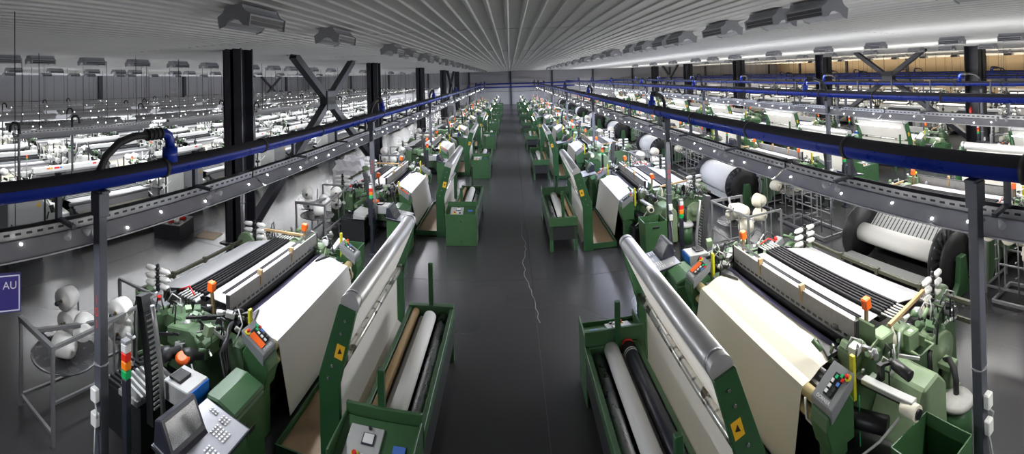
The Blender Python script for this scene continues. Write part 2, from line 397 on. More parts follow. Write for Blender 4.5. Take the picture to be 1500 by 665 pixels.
    q=MB(); q.prism([(-.85,.6),(-.5,.6),(-.5,1.1),(-.7,1.1)],-2.0,-1.78); q.lathe((-.9,-1.75,1.0),(0,-1,0),[(0,.15),(.1,.15),(.11,.06)],16); q.build('let_off_drive','mgreen',r,bev=.01)
    for y,o in ((-1.72,True),(1.50,False)): control_panel(r,y,o)
    for y in (-1.60,1.58):
        MB().box(.74,.78,y-.03,y+.03,.95,1.40).build('light_curtain','yellow',r,bev=.004)
    for y in (-1.62,1.22):
        q=MB(); q.bar((.20,y,1.10),(.17,y-.02,1.50),.035); st=q.build('stop_lamp_post','ply',r); MB().obox((.17,y-.02,1.56),(.10,.09,.14),(0,.15,0)).build('stop_lamp','orange',st,bev=.015,label='orange stop lamp')
    # tower
    q=MB(); q.box(.50,.57,-3.53,-3.46,.05,1.38); q.box(.44,.63,-3.60,-3.40,.0,.05); tw=q.build('signal_post','navy',r,bev=.006)
    for i,m in enumerate(('lens_g','lens_o','lens_r','lens_w')):
        MB().box(.495,.575,-3.535,-3.455,1.385+.085*i,1.465+.085*i).build('signal_lens',m,tw,bev=.008)
    fine(MB().box(.495,.575,-3.535,-3.455,1.725,1.76).build('signal_cap','grey',tw,bev=.006))
    # cloth side
    MB().cyl((1.0,-1.60,.93),(1.0,1.34,.93),.065).build('breast_roll','yellowroll',r)
    MB().cyl((1.03,-1.58,.76),(1.03,1.34,.76),.055).build('press_roll','yellowroll',r)
    fine(MB().cyl((.90,1.30,.84),(.90,1.42,.84),.06).build('roll_end','red',r))
    cl=[(.53,1.125),(.80,1.085),(.815,1.078),(.95,1.005),(1.0,1.0),(1.05,.985),(1.075,.94),(1.085,.88),(1.17,.40),(1.22,.10)]
    MB().sheet(cl,-1.42,1.12,.006).build('woven_cloth','cloth',r)
    q=MB(); q.cyl((.80,-1.5,1.06),(.80,1.2,1.06),.022); q.box(.56,.92,-1.56,1.26,.50,.98); q.build('cloth_support','steel_d',r)
    MB().cyl((.50,-1.56,1.12),(.50,1.26,1.12),.034).build('temple_bar','lilac',r)
    for y,sg in ((-1.44,1),(1.12,-1)):
        fine(MB().prism([(.56,y),(.70,y),(.66,y+sg*.10),(.58,y+sg*.34)],1.10,1.15,'z').build('temple','dark',r))
    # harness zone
    MB().box(.10,.40,-1.56,1.26,.50,1.17).build('heald_frame','dark',r)
    q=MB(); q.box(.37,.40,-1.56,1.24,1.20,1.46); fb=q.build('harness_cover','worn',r,bev=.004)
    q=MB()
    for i in range(24): 
        y=-1.47+i*.115; q.box(.40,.405,y,y+.07,1.235,1.262)
    q.box(.378,.392,-1.5,1.2,1.235,1.262)
    fine(q.build('slot_pattern','black',fb))
    q=MB(); q.box(.40,.43,-1.56,1.24,1.10,1.20); fine(q.build('lower_cover','dark',r))
    MB().box(.36,.41,-1.58,-1.56,1.10,1.47).build('cover_bracket','dark',r); MB().box(.36,.41,1.24,1.27,1.10,1.47).build('cover_bracket','dark',r)
    for x in (.33,.30): fine(MB().cyl((x,-1.56,1.475),(x,1.24,1.475),.010,n=8).build('guide_rod','dark',r))
    for y in (-.75,.25): MB().obox((.38,y,1.41),(.07,.05,.24),(0,.1,0)).build('wooden_clip','tan',r,bev=.004)
    # warp
    MB().sheet([(.30,1.25),(-.10,1.27)],-1.42,1.12,.008).build('warp_sheet','warp',r)
    q=MB()
    for i in range(6): q.box(-.13-.055*i-.03,-.13-.055*i,-1.42,1.14,1.27,1.315)
    q.box(-.47,-.10,-1.44,1.15,1.20,1.262); q.build('warp_stop_rib','black',r)
    for y in (-1.44,1.12):
        q=MB()
        for i in range(6): q.cyl((-.145-.055*i,y,1.29),(-.145-.055*i,y+(.22 if y>0 else -.22),1.29),.013,n=6)
        fine(q.build('stop_bar_rib','lgrey',r))
    fine(MB().tube([(-.15,-1.62,1.34),(-.28,-1.58,1.42),(-.45,-1.6,1.33)],.012,6).build('red_lead','red',r))
    MB().sheet([(-.47,1.262),(-.98,1.135),(-1.04,1.132),(-1.10,1.10),(-1.10,.95),(-1.02,.62)],-1.38,1.10,.008).build('warp_sheet','warp',r)
    MB().cyl((-1.03,-1.74,1.06),(-1.03,1.62,1.06),.068).build('back_roll','steel',r)
    q=MB(); q.box(-1.30,-1.25,-1.7,1.7,1.06,1.11); q.box(-1.29,-1.26,-1.7,1.7,.80,.86)
    for y in (-.85,.0,.85): q.box(-1.31,-1.24,y-.03,y+.03,1.03,1.13)
    q.build('back_rail','olive',r)
    q=MB().lathe((-.85,-1.36,.55),(0,1,0),[(0,.09),(.06,.09),(.06,.34),(2.42,.34),(2.42,.09),(2.48,.09)],20); bm_=q.build('warp_beam','yarn',r)
    for y in (-1.38,1.08): fine(MB().lathe((-.85,y,.55),(0,1,0),[(0,.08),(0,.42),(.03,.42),(.03,.08)],24).build('flange','dark',bm_))
    # spool posts and the wooden bar with cotton tufts
    for y in (-1.5,1.28):
        q=MB(); q.box(-1.02,-.98,y-.02,y+.02,1.05,1.52)
        for z in (1.20,1.32,1.44): q.ball((-1.0,y,z),.042); q.cyl((-1.10,y,z),(-.90,y,z),.014,n=6)
        q.build('spool_post','black',r)
    q=MB().bar((.03,1.42,1.32),(-.78,1.30,1.36),.045,.045); wb=q.build('leno_bar','tan',r,bev=.003)
    for x,y,z in ((-.02,1.43,1.20),(-.80,1.32,1.18)):
        q=MB().lathe((x,y,z-.16),(0.05,0,1),[(0,.008),(.05,.05),(.14,.045),(.22,.02),(.26,.012)],8); fine(q.build('cotton_tuft','yarn_cream',wb))
    q=MB().tube([(-.82,1.34,1.0),(-.6,1.6,1.0),(-.35,1.7,.9),(-.3,1.75,.6)],.03); fine(q.build('black_hose','black',r))
    q=MB(); q.cyl((-.50,1.85,.5),(-.50,1.85,.72),.07); q.box(-.60,-.42,1.76,1.94,.72,.79); q.box(-.62,-.40,1.74,1.96,.44,.5); fine(q.build('oil_lubricator','pgreen',r,bev=.008))
    rnd=random.Random(5)
    names=['lever','bracket','valve','linkage_rod','guard','clamp','fitting']
    def clutter(n,xr,yr,zr,keep):
        for i in range(n):
            x=rnd.uniform(*xr); y=rnd.uniform(*yr); z=rnd.uniform(*zr); k=rnd.random(); d=rnd.uniform(.04,.11)
            mm=rnd.choice(['pgreen','mgreen','mgreen','black','black','steel','lgrey','white','dark'])
            q=MB(); nm=rnd.choice(names)
            if k<.35: q.obox((x,y,z),(d,d*rnd.uniform(.5,1.4),d*rnd.uniform(.5,1.3)),(rnd.uniform(-.4,.4),rnd.uniform(-.4,.4),rnd.uniform(0,3)))
            elif k<.6: q.cyl((x,y,z),(x+rnd.uniform(-.1,.1),y+rnd.uniform(-.1,.1),z+rnd.uniform(-.05,.1)),d*.4,d*.35,10)
            elif k<.85: q.bar((x,y,z),(x+rnd.uniform(-.28,.28),y+rnd.uniform(-.2,.2),z+rnd.uniform(-.2,.2)),.022,.03)
            else:
                nm='hose'; mm=rnd.choice(['black','lgrey','black']); a=rnd.uniform(-.2,.2)
                q.tube([(x,y,z),(x+a*.4,y+.03,z+.12),(x+a,y+.08,z+.06),(x+a*1.3,y+.05,z-.2)],.011,6)
            o=q.build(nm,mm,r,bev=.004 if k<.35 else 0)
            if rnd.random()>keep: fine(o)
    clutter(46,(-.75,.55),(1.30,1.72),(.96,1.30),.22)
    clutter(14,(.30,.72),(.92,1.5),(1.05,1.30),.3)
    clutter(60,(-.5,.70),(-2.25,-1.50),(.92,1.34),.22)
    clutter(16,(-.7,.4),(-2.9,-2.0),(.55,1.0),.2)
    clutter(14,(-1.15,-.7),(1.25,1.7),(.9,1.25),.2); clutter(12,(-1.15,-.6),(-1.95,-1.5),(.9,1.25),.2)
    return r
LOOM=Kind(make_loom())
# ------------------------------------------------------------------ yarn cones / spools (things of their own)
def make_spool():
    o=MB().lathe((0,0,0),(0,1,0),[(0,.016),(.012,.016),(.012,.036),(.03,.045),(.15,.040),(.165,.03),(.165,.014),(.19,.014)],12).build('yarn_spool','yarn'); return tag(o,'x','spool')
def make_cone(m='yarn'):
    o=MB().lathe((0,0,0),(0,1,0),[(-.015,.03),(0,.03),(0,.135),(.025,.16),(.12,.152),(.24,.132),(.265,.11),(.265,.03),(.29,.026)],18).build('yarn_cone',m)
    MB().lathe((0,-.02,0),(0,1,0),[(0,.026),(.03,.026)],10).build('tube_core','tan',o)
    return tag(o,'x','yarn cone')
SPOOL=Kind(make_spool()); CONE=Kind(make_cone()); CONE2=Kind(make_cone('yarn_cream'))
# ------------------------------------------------------------------ control console
def make_console():
    r=empty('control_console'); tag(r,'x','control console')
    q=MB().prism([(-.24,0),(.26,0),(.26,.80),(-.24,.90)],-.40,.40); b=q.build('cabinet','green',r,bev=.012)
    MB().prism([(-.262,.90),(-.262,.93),(.285,.83),(.285,.80)],-.42,.42).build('edge_frame','navy',r)
    MB().prism([(-.25,.93),(-.25,.936),(.275,.836),(.275,.826)],-.405,.405).build('keyboard','keypad',r)
    kb=r
    sl=-.1/.525
    n=0
    for (x0,y0,nx,ny,d) in ((.02,-.33,3,3,.04),(.10,-.10,4,3,.036),(.02,.10,5,4,.036),(.0,.27,3,3,.035),(-.14,.30,3,2,.035)):
        q=MB()
        for i in range(nx):
            for j in range(ny):
                x=x0+i*d; y=y0+j*d; q.box(x,x+d*.55,y,y+d*.55,.937+sl*(x+.25),.944+sl*(x+.25))
        fine(q.build('keypad_key','keywhite',r)); n+=1
    q=MB().prism([(-.26,.93),(.02,.88),(-.02,.92),(-.16,1.19),(-.24,1.16)],-.40,.10); mo=q.build('monitor','navy',r,bev=.012)
    # glass on the slope that faces the keyboard
    a=Vector((-.02,.92)); b2=Vector((-.16,1.19)); d=(b2-a); nn=Vector((d.y,-d.x)).normalized()*.004
    MB().prism([(a.x+d.x*.15+nn.x,a.y+d.y*.15+nn.y),(a.x+d.x*.88+nn.x,a.y+d.y*.88+nn.y),(a.x+d.x*.88-nn.x,a.y+d.y*.88-nn.y),(a.x+d.x*.15-nn.x,a.y+d.y*.15-nn.y)],-.36,.06).build('screen','screen',mo)
    MB().box(.262,.268,-.30,-.02,.18,.7).build('door','green',b,bev=.004); MB().box(.262,.268,.03,.33,.18,.7).build('door','green',b,bev=.004)
    MB().box(.268,.272,.06,.2,.42,.62).build('paper_label','keywhite',b)
    return r
CONSOLE=Kind(make_console())
# ------------------------------------------------------------------ waste bin, suction drum
def make_bin():
    q=MB(); w=.27; t=.012
    for s in (-1,1):
        q.add([(s*w*.9,-w*.9,0),(s*w*.9,w*.9,0),(s*w,w,.85),(s*w,-w,.85),(s*(w*.9-t),-w*.9,0),(s*(w*.9-t),w*.9,0),(s*(w-t),w,.85),(s*(w-t),-w,.85)],[(0,1,2,3),(4,5,6,7),(3,2,6,7),(0,1,5,4),(0,3,7,4),(1,2,6,5)])
        q.add([(-w*.9,s*w*.9,0),(w*.9,s*w*.9,0),(w,s*w,.85),(-w,s*w,.85),(-w*.9,s*(w*.9-t),0),(w*.9,s*(w*.9-t),0),(w,s*(w-t),.85),(-w,s*(w-t),.85)],[(0,1,2,3),(4,5,6,7),(3,2,6,7),(0,1,5,4),(0,3,7,4),(1,2,6,5)])
    q.box(-w*.89,w*.89,-w*.89,w*.89,.0,.02)
    o=q.build('waste_bin','green'); tag(o,'x','bin')
    for s in (-1,1): MB().box(-.08,.08,s*(w+.002)-.004,s*(w+.002)+.004,.70,.75).build('hand_slot','black',o,bev=.003)
    return o
BIN=Kind(make_bin())
def make_drum():
    o=MB().lathe((0,0,0),(0,0,1),[(0,.17),(.42,.17),(.42,.15)],22).build('suction_drum','green'); tag(o,'x','drum')
    MB().lathe((0,0,.42),(0,0,1),[(0,.20),(.03,.20),(.06,.18),(.09,.08),(.10,.05)],24).build('lid','lid',o)
    MB().tube([(0,0,.50),(0,0,.68),(-.03,-.05,.78),(-.08,-.14,.82),(-.1,-.24,.76),(-.1,-.30,.55)],.035,10).build('hose','rubber',o)
    return o
DRUM=Kind(make_drum())
# ------------------------------------------------------------------ cloth inspection frame (local: aisle side +x)
def make_frame():
    r=empty('inspection_frame'); tag(r,'x','inspection frame')
    prof=[(-.15,0),(.08,0),(.08,1.05),(.29,1.86),(.10,1.92),(-.15,1.14)]
    for s,nm in ((-1,0),(1,1)):
        q=MB().prism(prof,s*1.48-.02,s*1.48+.02)
        for (a,b) in zip(prof[1:],prof[2:]+prof[:1]):
            if a[1]==0 and b[1]==0: continue
        e=.05*s*-1
        q.prism([(.07,0),(.08,0),(.08,1.05),(.29,1.86),(.275,1.865),(.065,1.06)],s*1.48,s*1.48+e)
        q.prism([(-.15,0),(-.14,0),(-.14,1.13),(.11,1.91),(.10,1.92),(-.15,1.14)],s*1.48,s*1.48+e)
        pl=q.build('end_plate','dgreen',r,bev=.004)
        yy=s*1.503
        t=MB().prism([(.035,1.36),(.125,1.335),(.165,1.485),(.075,1.51)],yy-.003,yy+.003)
        sg=t.build('warning_label','sign_y',pl)
        MB().prism([(.075,1.40),(.125,1.41),(.105,1.465)],yy+s*.003,yy+s*.005).build('warning_triangle','black',sg)
        for x,z in ((-.04,1.12),(.01,1.26),(.12,1.62),(.17,1.76)): fine(MB().cyl((x,yy-s*.004,z),(x,yy+s*.012,z),.014,n=8).build('bolt','steel_d',pl))
    q=MB().cyl((.21,-1.47,1.93),(.21,1.47,1.93),.105,n=22); ro=q.build('top_roller','roller',r)
    for s in (-1,1): MB().cyl((.21,s*1.36,1.93),(.21,s*1.40,1.93),.108,n=22).build('end_band','steel_d',ro)
    MB().cyl((.03,-1.47,1.15),(.03,1.47,1.15),.048,n=14).build('guide_roller','ppl',r)
    MB().cyl((-.08,-1.46,.16),(-.08,1.46,.16),.06,n=12).build('lower_roller','yellowroll',r)
    MB().sheet([(.302,1.88),(-.018,1.18)],-1.36,1.36,.005).build('upper_web','web',r)
    MB().sheet([(-.02,1.17),(-.02,1.0),(-.02,.30),(.12,.18)],-1.36,1.36,.005).build('hanging_web','web',r)
    MB().cyl((.40,-1.30,1.72),(.40,1.30,1.72),.020,n=8).build('tube_lamp','tube',r)
    q=MB(); q.bar((-.10,-1.46,.05),(-.10,1.46,.05),.08,.08); q.build('floor_tie','dgreen',r)
    # standing tray between loom and frame
    q=MB(); q.box(-.72,-.18,-1.42,1.42,.06,.085); tr=q.build('tray_floor','ply',r)
    q=MB()
    for x in (-.74,-.17): q.box(x-.012,x+.012,-1.45,1.45,.02,.15)
    for y in (-1.44,1.44): q.box(-.74,-.17,y-.012,y+.012,.02,.15)
    q.build('tray_rim','dgreen',r)
    return r
FRAME=Kind(make_frame())
# ------------------------------------------------------------------ batching winder (local: control box at -y, aisle side +x)
def make_winder():
    r=empty('batching_winder'); tag(r,'x','winder')
    q=MB(); 
    q.box(-.40,.40,-1.52,-1.50,.0,.80); q.box(-.40,-.38,-1.52,-.96,.0,.90); q.box(.38,.40,-1.52,-.96,.0,.90)
    q.prism([(-1.50,.72),(-1.0,.86),(-1.0,.88),(-1.50,.74)],-.38,.38,'x'); q.box(-.40,.40,-.98,-.94,.3,.98)
    cb=q.build('control_box','green',r,bev=.006)
    q=MB().obox((-.12,-1.27,.812),(.34,.36,.03),(.273,0,0)); pn=q.build('switch_panel','lgrey',cb,bev=.004)
    MB().obox((-.08,-1.22,.842),(.12,.11,.02),(.273,0,0)).build('display','navy',pn); MB().obox((-.08,-1.22,.853),(.10,.09,.006),(.273,0,0)).build('display_face','keywhite',pn)
    MB().obox((-.08,-1.205,.858),(.07,.022,.004),(.273,0,0)).build('readout','grey',pn)
    MB().cyl((-.09,-1.12,.86),(-.09,-1.125,.89),.016).build('knob','black',pn)
    MB().obox((-.17,-1.38,.80),(.07,.07,.01),(.273,0,0)).build('switch_plate','yellow',pn); MB().cyl((-.17,-1.38,.805),(-.17,-1.385,.835),.022).build('rotary_switch','red',pn)
    MB().obox((-.09,-1.39,.805),(.04,.05,.02),(.273,0,0)).build('push_button','keywhite',pn); MB().obox((-.03,-1.39,.81),(.035,.04,.02),(.273,0,0)).build('push_button','black',pn)
    MB().obox((.23,-1.25,.82),(.12,.07,.006),(.273,0,0)).build('maker_plate','keyblue',cb)
    for z in (.12,.62): MB().cyl((0,-1.525,z),(0,-1.515,z),.018,n=8).build('lock','black',cb)
    q=MB()
    for x in (-.26,.38): q.box(x-.03,x+.03,-.95,1.5,.66,.80)
    q.box(-.29,.41,1.44,1.54,.62,.83); q.box(-.29,.41,-.95,-.90,.62,.80)
    q.build('trough_frame','green',r,bev=.006)
    q=MB()
    for x in (-.265,.385): q.box(x-.012,x+.012,-.95,1.5,.28,.66)
    q.box(-.26,.38,-.95,1.5,.28,.31); q.box(-.28,.40,1.47,1.5,.28,.64); q.build('trough','dark',r)
    for x,y in ((-.24,1.46),(.36,1.46)): MB().box(x-.04,x+.04,y-.04,y+.04,0,.62).build('leg','green',r,bev=.004)
    for x,y,z0,z1 in ((-.03,-.92,.8,1.34),(.06,1.49,.8,1.46)):
        MB().box(x-.035,x+.035,y-.03,y+.03,z0-.2,z1).build('guide_post','dgreen',r,bev=.005)
    MB().sheet([(-.16,.62),(-.10,.69),(.02,.70)],-.86,1.40,.006).build('trough_web','grey_cloth',r)
    MB().cyl((.25,-.9,.66),(.25,1.44,.66),.075,n=18).build('drive_roller','steel',r)
    MB().cyl((-.03,-.9,.58),(-.03,1.44,.58),.075,n=18).build('support_roller','steel_d',r)
    return r
WINDER=Kind(make_winder())
def make_roll():
    o=MB().lathe((0,-1.18,0),(0,1,0),[(0,.095),(2.2,.095)],20).build('cloth_roll','cloth'); tag(o,'x','cloth roll')
    MB().cyl((0,-1.22,0),(0,1.10,0),.05).build('tube_core','tan',o); return o
def make_tube(): 
    o=MB().lathe((0,-1.19,0),(0,1,0),[(0,.058),(2.34,.058)],16).build('cloth_tube','tan'); tag(o,'x','tube')
    MB().cyl((0,-1.20,0),(0,-1.10,0),.06).build('tube_end','ppl',o); return o
def make_blackroll():
    o=MB().lathe((0,-1.19,0),(0,1,0),[(0,.085),(2.34,.085)],18).build('backing_roll','navy'); tag(o,'x','roll')
    for y in (-1.02,-.98): MB().cyl((0,y,0),(0,y+.015,0),.088,n=18).build('white_band','keywhite',o)
    MB().cyl((0,-1.2,0),(0,-1.16,0),.089,n=18).build('red_band','red',o); return o
ROLL=Kind(make_roll()); TUBE=Kind(make_tube()); BROLL=Kind(make_blackroll())
# ------------------------------------------------------------------ creel stand with disc
CREEL_CONES=[(-.05,-.40,.90,-1.2),(.06,.0,1.08,-2.4),(-.40,-.08,1.22,.3),(-.38,-.04,.90,.4),(.30,.34,1.20,.3),(.26,.40,.88,.5)]
def make_creel():
    r=empty('yarn_creel'); tag(r,'x','creel stand')
    for x,y,h in ((.42,-.75,1.15),(-.40,-.75,1.15),(.42,1.0,1.25),(-.40,1.0,1.25)): MB().box(x-.02,x+.02,y-.02,y+.02,.0,h).build('upright','galv',r)
    q=MB(); q.bar((.44,-.75,1.15),(-.42,-.75,1.15),.06); q.bar((.42,-.75,1.15),(.42,1.0,1.25),.04); q.bar((-.40,1.0,1.25),(.42,1.0,1.25),.035); q.bar((-.05,-.75,1.15),(.42,.25,1.2),.045); q.build('top_rail','galv',r)
    q=MB(); q.bar((.42,-.75,.14),(-.40,-.75,.14),.035); q.bar((.42,1.0,.14),(-.40,1.0,.14),.035); q.bar((-.40,-.75,.14),(-.40,1.0,.14),.035); q.bar((.42,-.75,.5),(.42,1.0,.5),.03); q.build('bottom_rail','galv',r)
    for x,y in ((.42,.2),(.42,.6),(-.40,.2),(-.40,.6),(.0,1.0)): MB().box(x-.011,x+.011,y-.011,y+.011,.14,1.2).build('rod','galv',r)
    MB().lathe((.0,-.30,.72),(0,0,1),[(0,.43),(.012,.46),(.03,.46),(.03,.45),(.016,.42)],32).build('balloon_disc','disc',r)
    for i,(x,y,z,a) in enumerate(CREEL_CONES):
        q=MB(); d=Vector((-math.sin(a),math.cos(a),0)); p=Vector((x,y,z)); q.cyl(p-d*.12,p+d*.05,.012,n=6); q.ball(p-d*.12,.035)
        e=Vector((.42 if x>0 else -.40,y-.05,z)); q.bar(p-d*.12,e,.02)
        fine(q.build('cone_holder','black',r))
    return r
CREEL=Kind(make_creel())
def make_pegs():
    r=empty('peg_creel'); tag(r,'x','creel stand')
    q=MB(); q.bar((-.35,-1.0,.06),(-.35,1.0,.06),.05); q.bar((.35,-1.0,.06),(.35,1.0,.06),.05)
    for y in (-1,0,1): q.bar((-.35,y,.06),(.35,y,.06),.05)
    q.build('base_frame','galv',r)
    q=MB(); q.bar((-.1,-1.0,1.35),(-.1,1.0,1.35),.03); q.bar((-.1,-1.0,.62),(-.1,1.0,.62),.025); q.build('cross_rail','galv',r)
    for i in range(6):
        y=-1+i*.4; MB().cyl((-.1,y,.06),(-.1,y,1.42),.016,n=8).build('rod','galv',r)
        q=MB()
        for z in (.45,.72,.98,1.22): q.cyl((-.1,y,z),(-.34,y-.06,z+.09),.012,n=6)
        q.build('peg','galv',r)
    return r
PEGS=Kind(make_pegs())
# ------------------------------------------------------------------ big warp beam on its stand
def make_beam(full):
    r=empty('warp_beam'); tag(r,'x','warp beam')
    rr=.46 if full else .20
    MB().lathe((0,-1.12,.62),(0,1,0),[(0,rr),(2.24,rr)],28).build('wound_yarn','yarn',r)
    for s in (-1,1):
        q=MB().lathe((0,s*1.14-.02,.62),(0,1,0),[(0,.06),(0,.60),(.04,.60),(.04,.06)],36); fl=q.build('flange','dark',r)
        q=MB()
        for k in range(20):
            a=2*PI*k/20; ca,sa=math.cos(a),math.sin(a)
            q.bar((ca*.22,s*1.18,.62+sa*.22),(ca*.57,s*1.18,.62+sa*.57),.016,.045)
        q.build('radial_rib','steel_d',fl)
    q=MB().lathe((0,-1.40,.62),(0,1,0),[(0,.05),(2.8,.05)],12); q.build('axle','steel_d',r)
    q=MB().lathe((.0,-1.36,.62),(0,1,0),[(0,.30),(0,.50),(.05,.50),(.05,.30)],30)
    for k in range(6):
        a=PI*k/3; q.bar((0,-1.335,.62),(math.cos(a)*.4,-1.335,.62+math.sin(a)*.4),.03,.05)
    q.build('drive_wheel','rubber',r)
    for s in (-1,1):
        q=MB().prism([(-.35,0),(.35,0),(.16,.25),(.10,.72),(-.10,.72),(-.16,.25)],s*1.46-.06,s*1.46+.06); q.build('beam_bracket','green',r,bev=.015)
    if not full:
        MB().sheet([(.20,.70),(.62,1.06)],-1.1,1.1,.008).build('rising_warp','warp_str',r)
        q=MB(); q.cyl((.42,-.8,.93),(.44,.9,.93),.008,n=6); q.build('lease_rod','keywhite',r)
    return r
BEAM_F=Kind(make_beam(True)); BEAM_E=Kind(make_beam(False))
def make_platform():
    r=empty('step_platform'); tag(r,'x','platform')
    MB().box(-.16,.16,-1.15,1.15,.27,.31).build('deck','lgrey',r,bev=.004)
    for x in (-.13,.13):
        for y in (-1.1,1.1): MB().box(x-.02,x+.02,y-.02,y+.02,0,.27).build('leg','galv',r)
    return r
PLAT=Kind(make_platform())
# ------------------------------------------------------------------ white machine of the dense hall (local: cloth side +x)
def make_white():
    r=empty('white_loom'); tag(r,'x','loom')
    for y in (-1.72,1.45):
        q=MB().prism([(-1.0,0),(.95,0),(.98,.55),(.75,.95),(.30,.98),(-.1,1.0),(-.9,.85),(-1.05,.5)],y,y+.28); q.build('side_housing','white',r,bev=.02)
    q=MB(); q.box(.06,.20,-1.55,1.55,1.28,1.46); tb=q.build('top_beam','white',r,bev=.01)
    for y,m,w in ((-1.0,'lens_o',.12),(-.86,'sign_y',.10),(-.70,'red',.22),(-.46,'keyblue',.08),(1.0,'red',.16)): fine(MB().box(.201,.206,y,y+w,1.37,1.43).build('sticker',m,tb))
    q=MB()
    for i in range(22): q.box(.20,.208,-1.45+i*.132,-1.37+i*.132,1.24,1.275)
    q.box(.14,.20,-1.5,1.5,1.22,1.28); q.build('slot_rail','galv',r)
    q=MB(); q.box(-.18,.16,-1.5,1.5,.6,1.24); q.build('heald_frame','dark',r)
    MB().sheet([(.20,1.08),(.60,1.06),(.80,1.0),(.90,.90),(.93,.5),(.80,.42)],-1.4,1.4,.006).build('woven_cloth','cloth',r)
    MB().cyl((.62,-1.42,.34),(.62,1.42,.34),.24,n=18).build('cloth_roll','cloth',r)
    MB().cyl((.86,-1.5,.95),(.86,1.5,.95),.05,n=10).build('breast_roll','galv',r)
    MB().sheet([(-.18,1.12),(-.90,1.10),(-1.02,1.02),(-1.05,.8)],-1.4,1.4,.008).build('warp_sheet','warp',r)
    q=MB()
    for x in (-.35,-.48,-.61): q.box(x-.02,x+.02,-1.42,1.42,1.115,1.15)
    q.build('warp_stop_rib','grey',r)
    q=MB(); q.cyl((-.98,-1.5,1.06),(-.98,1.5,1.06),.06,n=10); q.build('back_roll','steel_d',r)
    w=MB().cyl((-1.0,-1.38,.50),(-1.0,1.38,.50),.36,n=20).build('warp_beam','yarn_cream',r)
    for y in (-1.42,1.38): MB().lathe((-1.0,y,.5),(0,1,0),[(0,.08),(0,.46),(.03,.46),(.03,.08)],22).build('flange','dark',w)
    q=MB(); q.box(-.8,.7,-1.45,1.45,.05,.4); q.build('machine_bed','dark',r)  # dark base; its colour also stands in for the floor shadow underneath
    q=MB(); q.obox((.75,-1.75,1.18),(.06,.34,.26),(0,-.5,0)); q.box(.70,.76,-1.8,-1.72,.7,1.1); q.build('terminal','black',r,bev=.006)
    q=MB(); q.cyl((.1,-1.75,1.1),(.1,-1.75,1.75),.02,n=6); tw=q.build('signal_post','galv',r)
    for i,m in enumerate(('lens_g','lens_o','lens_r')): fine(MB().cyl((.1,-1.75,1.75+.06*i),(.1,-1.75,1.805+.06*i),.03,n=8).build('signal_lens',m,tw))
    q=MB()
    for x,y in ((.15,-2.1),(.4,-2.2)): q.lathe((x,y,1.08),(0,-1,.1),[(0,.05),(.02,.10),(.2,.10),(.24,.06)],12)
    q.build('weft_feeder','white',r)
    q=MB(); q.box(-.5,-.05,-2.05,-1.76,.1,.8); q.box(.15,.55,-1.98,-1.76,.2,.95); q.build('drive_box','lgrey',r,bev=.015)
    q=MB()
    for x,y,z in ((.3,-1.6,1.2),(.5,-1.45,1.15),(.1,1.6,1.2),(.45,1.5,1.12),(.2,-1.85,1.15)): q.obox((x,y,z),(.14,.12,.10),(0,.2,x))
    q.build('weft_selector','dark',r,bev=.006)
    q=MB()
    for y in (-2.5,-2.85): q.box(-.42,-.38,y-.02,y+.02,0,1.35); q.bar((-.4,y,1.3),(-.15,y,1.35),.02); q.bar((-.4,y,.9),(-.15,y,.95),.02)
    q.box(-.42,-.38,-2.85,-2.5,.02,.06); q.build('cone_stand','dark',r)
    q=MB()
    for y in (-2.5,-2.85):
        for z in (.95,1.36): q.lathe((-.22,y,z),(1,0,.15),[(0,.12),(.02,.13),(.2,.11),(.2,.03)],12)
    q.build('yarn_package','yarn',r)
    rnd=random.Random(9); q=MB()
    for i in range(70):
        y=rnd.choice([rnd.uniform(-2.3,-1.4),rnd.uniform(1.35,1.95)]); x=rnd.uniform(-.9,.9); z=rnd.uniform(.85,1.30); d=rnd.uniform(.05,.15); m=rnd.randrange(5)
        if i%3: q.obox((x,y,z),(d,d*rnd.uniform(.5,2),d*rnd.uniform(.4,1.2)),(0,rnd.uniform(-.5,.5),rnd.uniform(0,3)),m)
        else: q.bar((x,y,z),(x+rnd.uniform(-.4,.4),y+rnd.uniform(-.3,.3),z+rnd.uniform(-.2,.4)),.03,.03,m)
    q.build('weft_mechanism',['dark','lgrey','black','white','mgreen'],r)
    q=MB()
    for x,y,h in ((-.75,2.15,1.75),(.55,-2.3,1.6)): q.box(x-.02,x+.02,y-.02,y+.02,0,h); q.box(x-.05,x+.05,y-.06,y+.06,h-.4,h-.25); q.bar((x,y,h-.1),(x+.25,y,h-.05),.025)
    q.build('yarn_post','black',r)
    q=MB(); q.box(-.05,.03,-1.5,1.5,1.24,1.30); q.build('drop_rail','dark',r)
    return r
WHITE=Kind(make_white())
def make_cabinet():
    r=empty('electrical_cabinet'); tag(r,'x','cabinet')
    MB().box(-.36,.36,-.50,.50,.12,1.62).build('body','lgrey',r,bev=.012); MB().box(-.34,.34,-.48,.48,0,.12).build('plinth','grey',r)
    MB().box(.362,.37,-.47,.47,.16,1.58).build('door','lgrey',r,bev=.004)
    MB().prism([(.28,1.28),(.42,1.28),(.35,1.42)],.371,.374,'x').build('warning_triangle','sign_y',r)
    MB().box(.37,.385,-.42,-.39,.8,.95).build('handle','black',r); return r
CAB=Kind(make_cabinet())
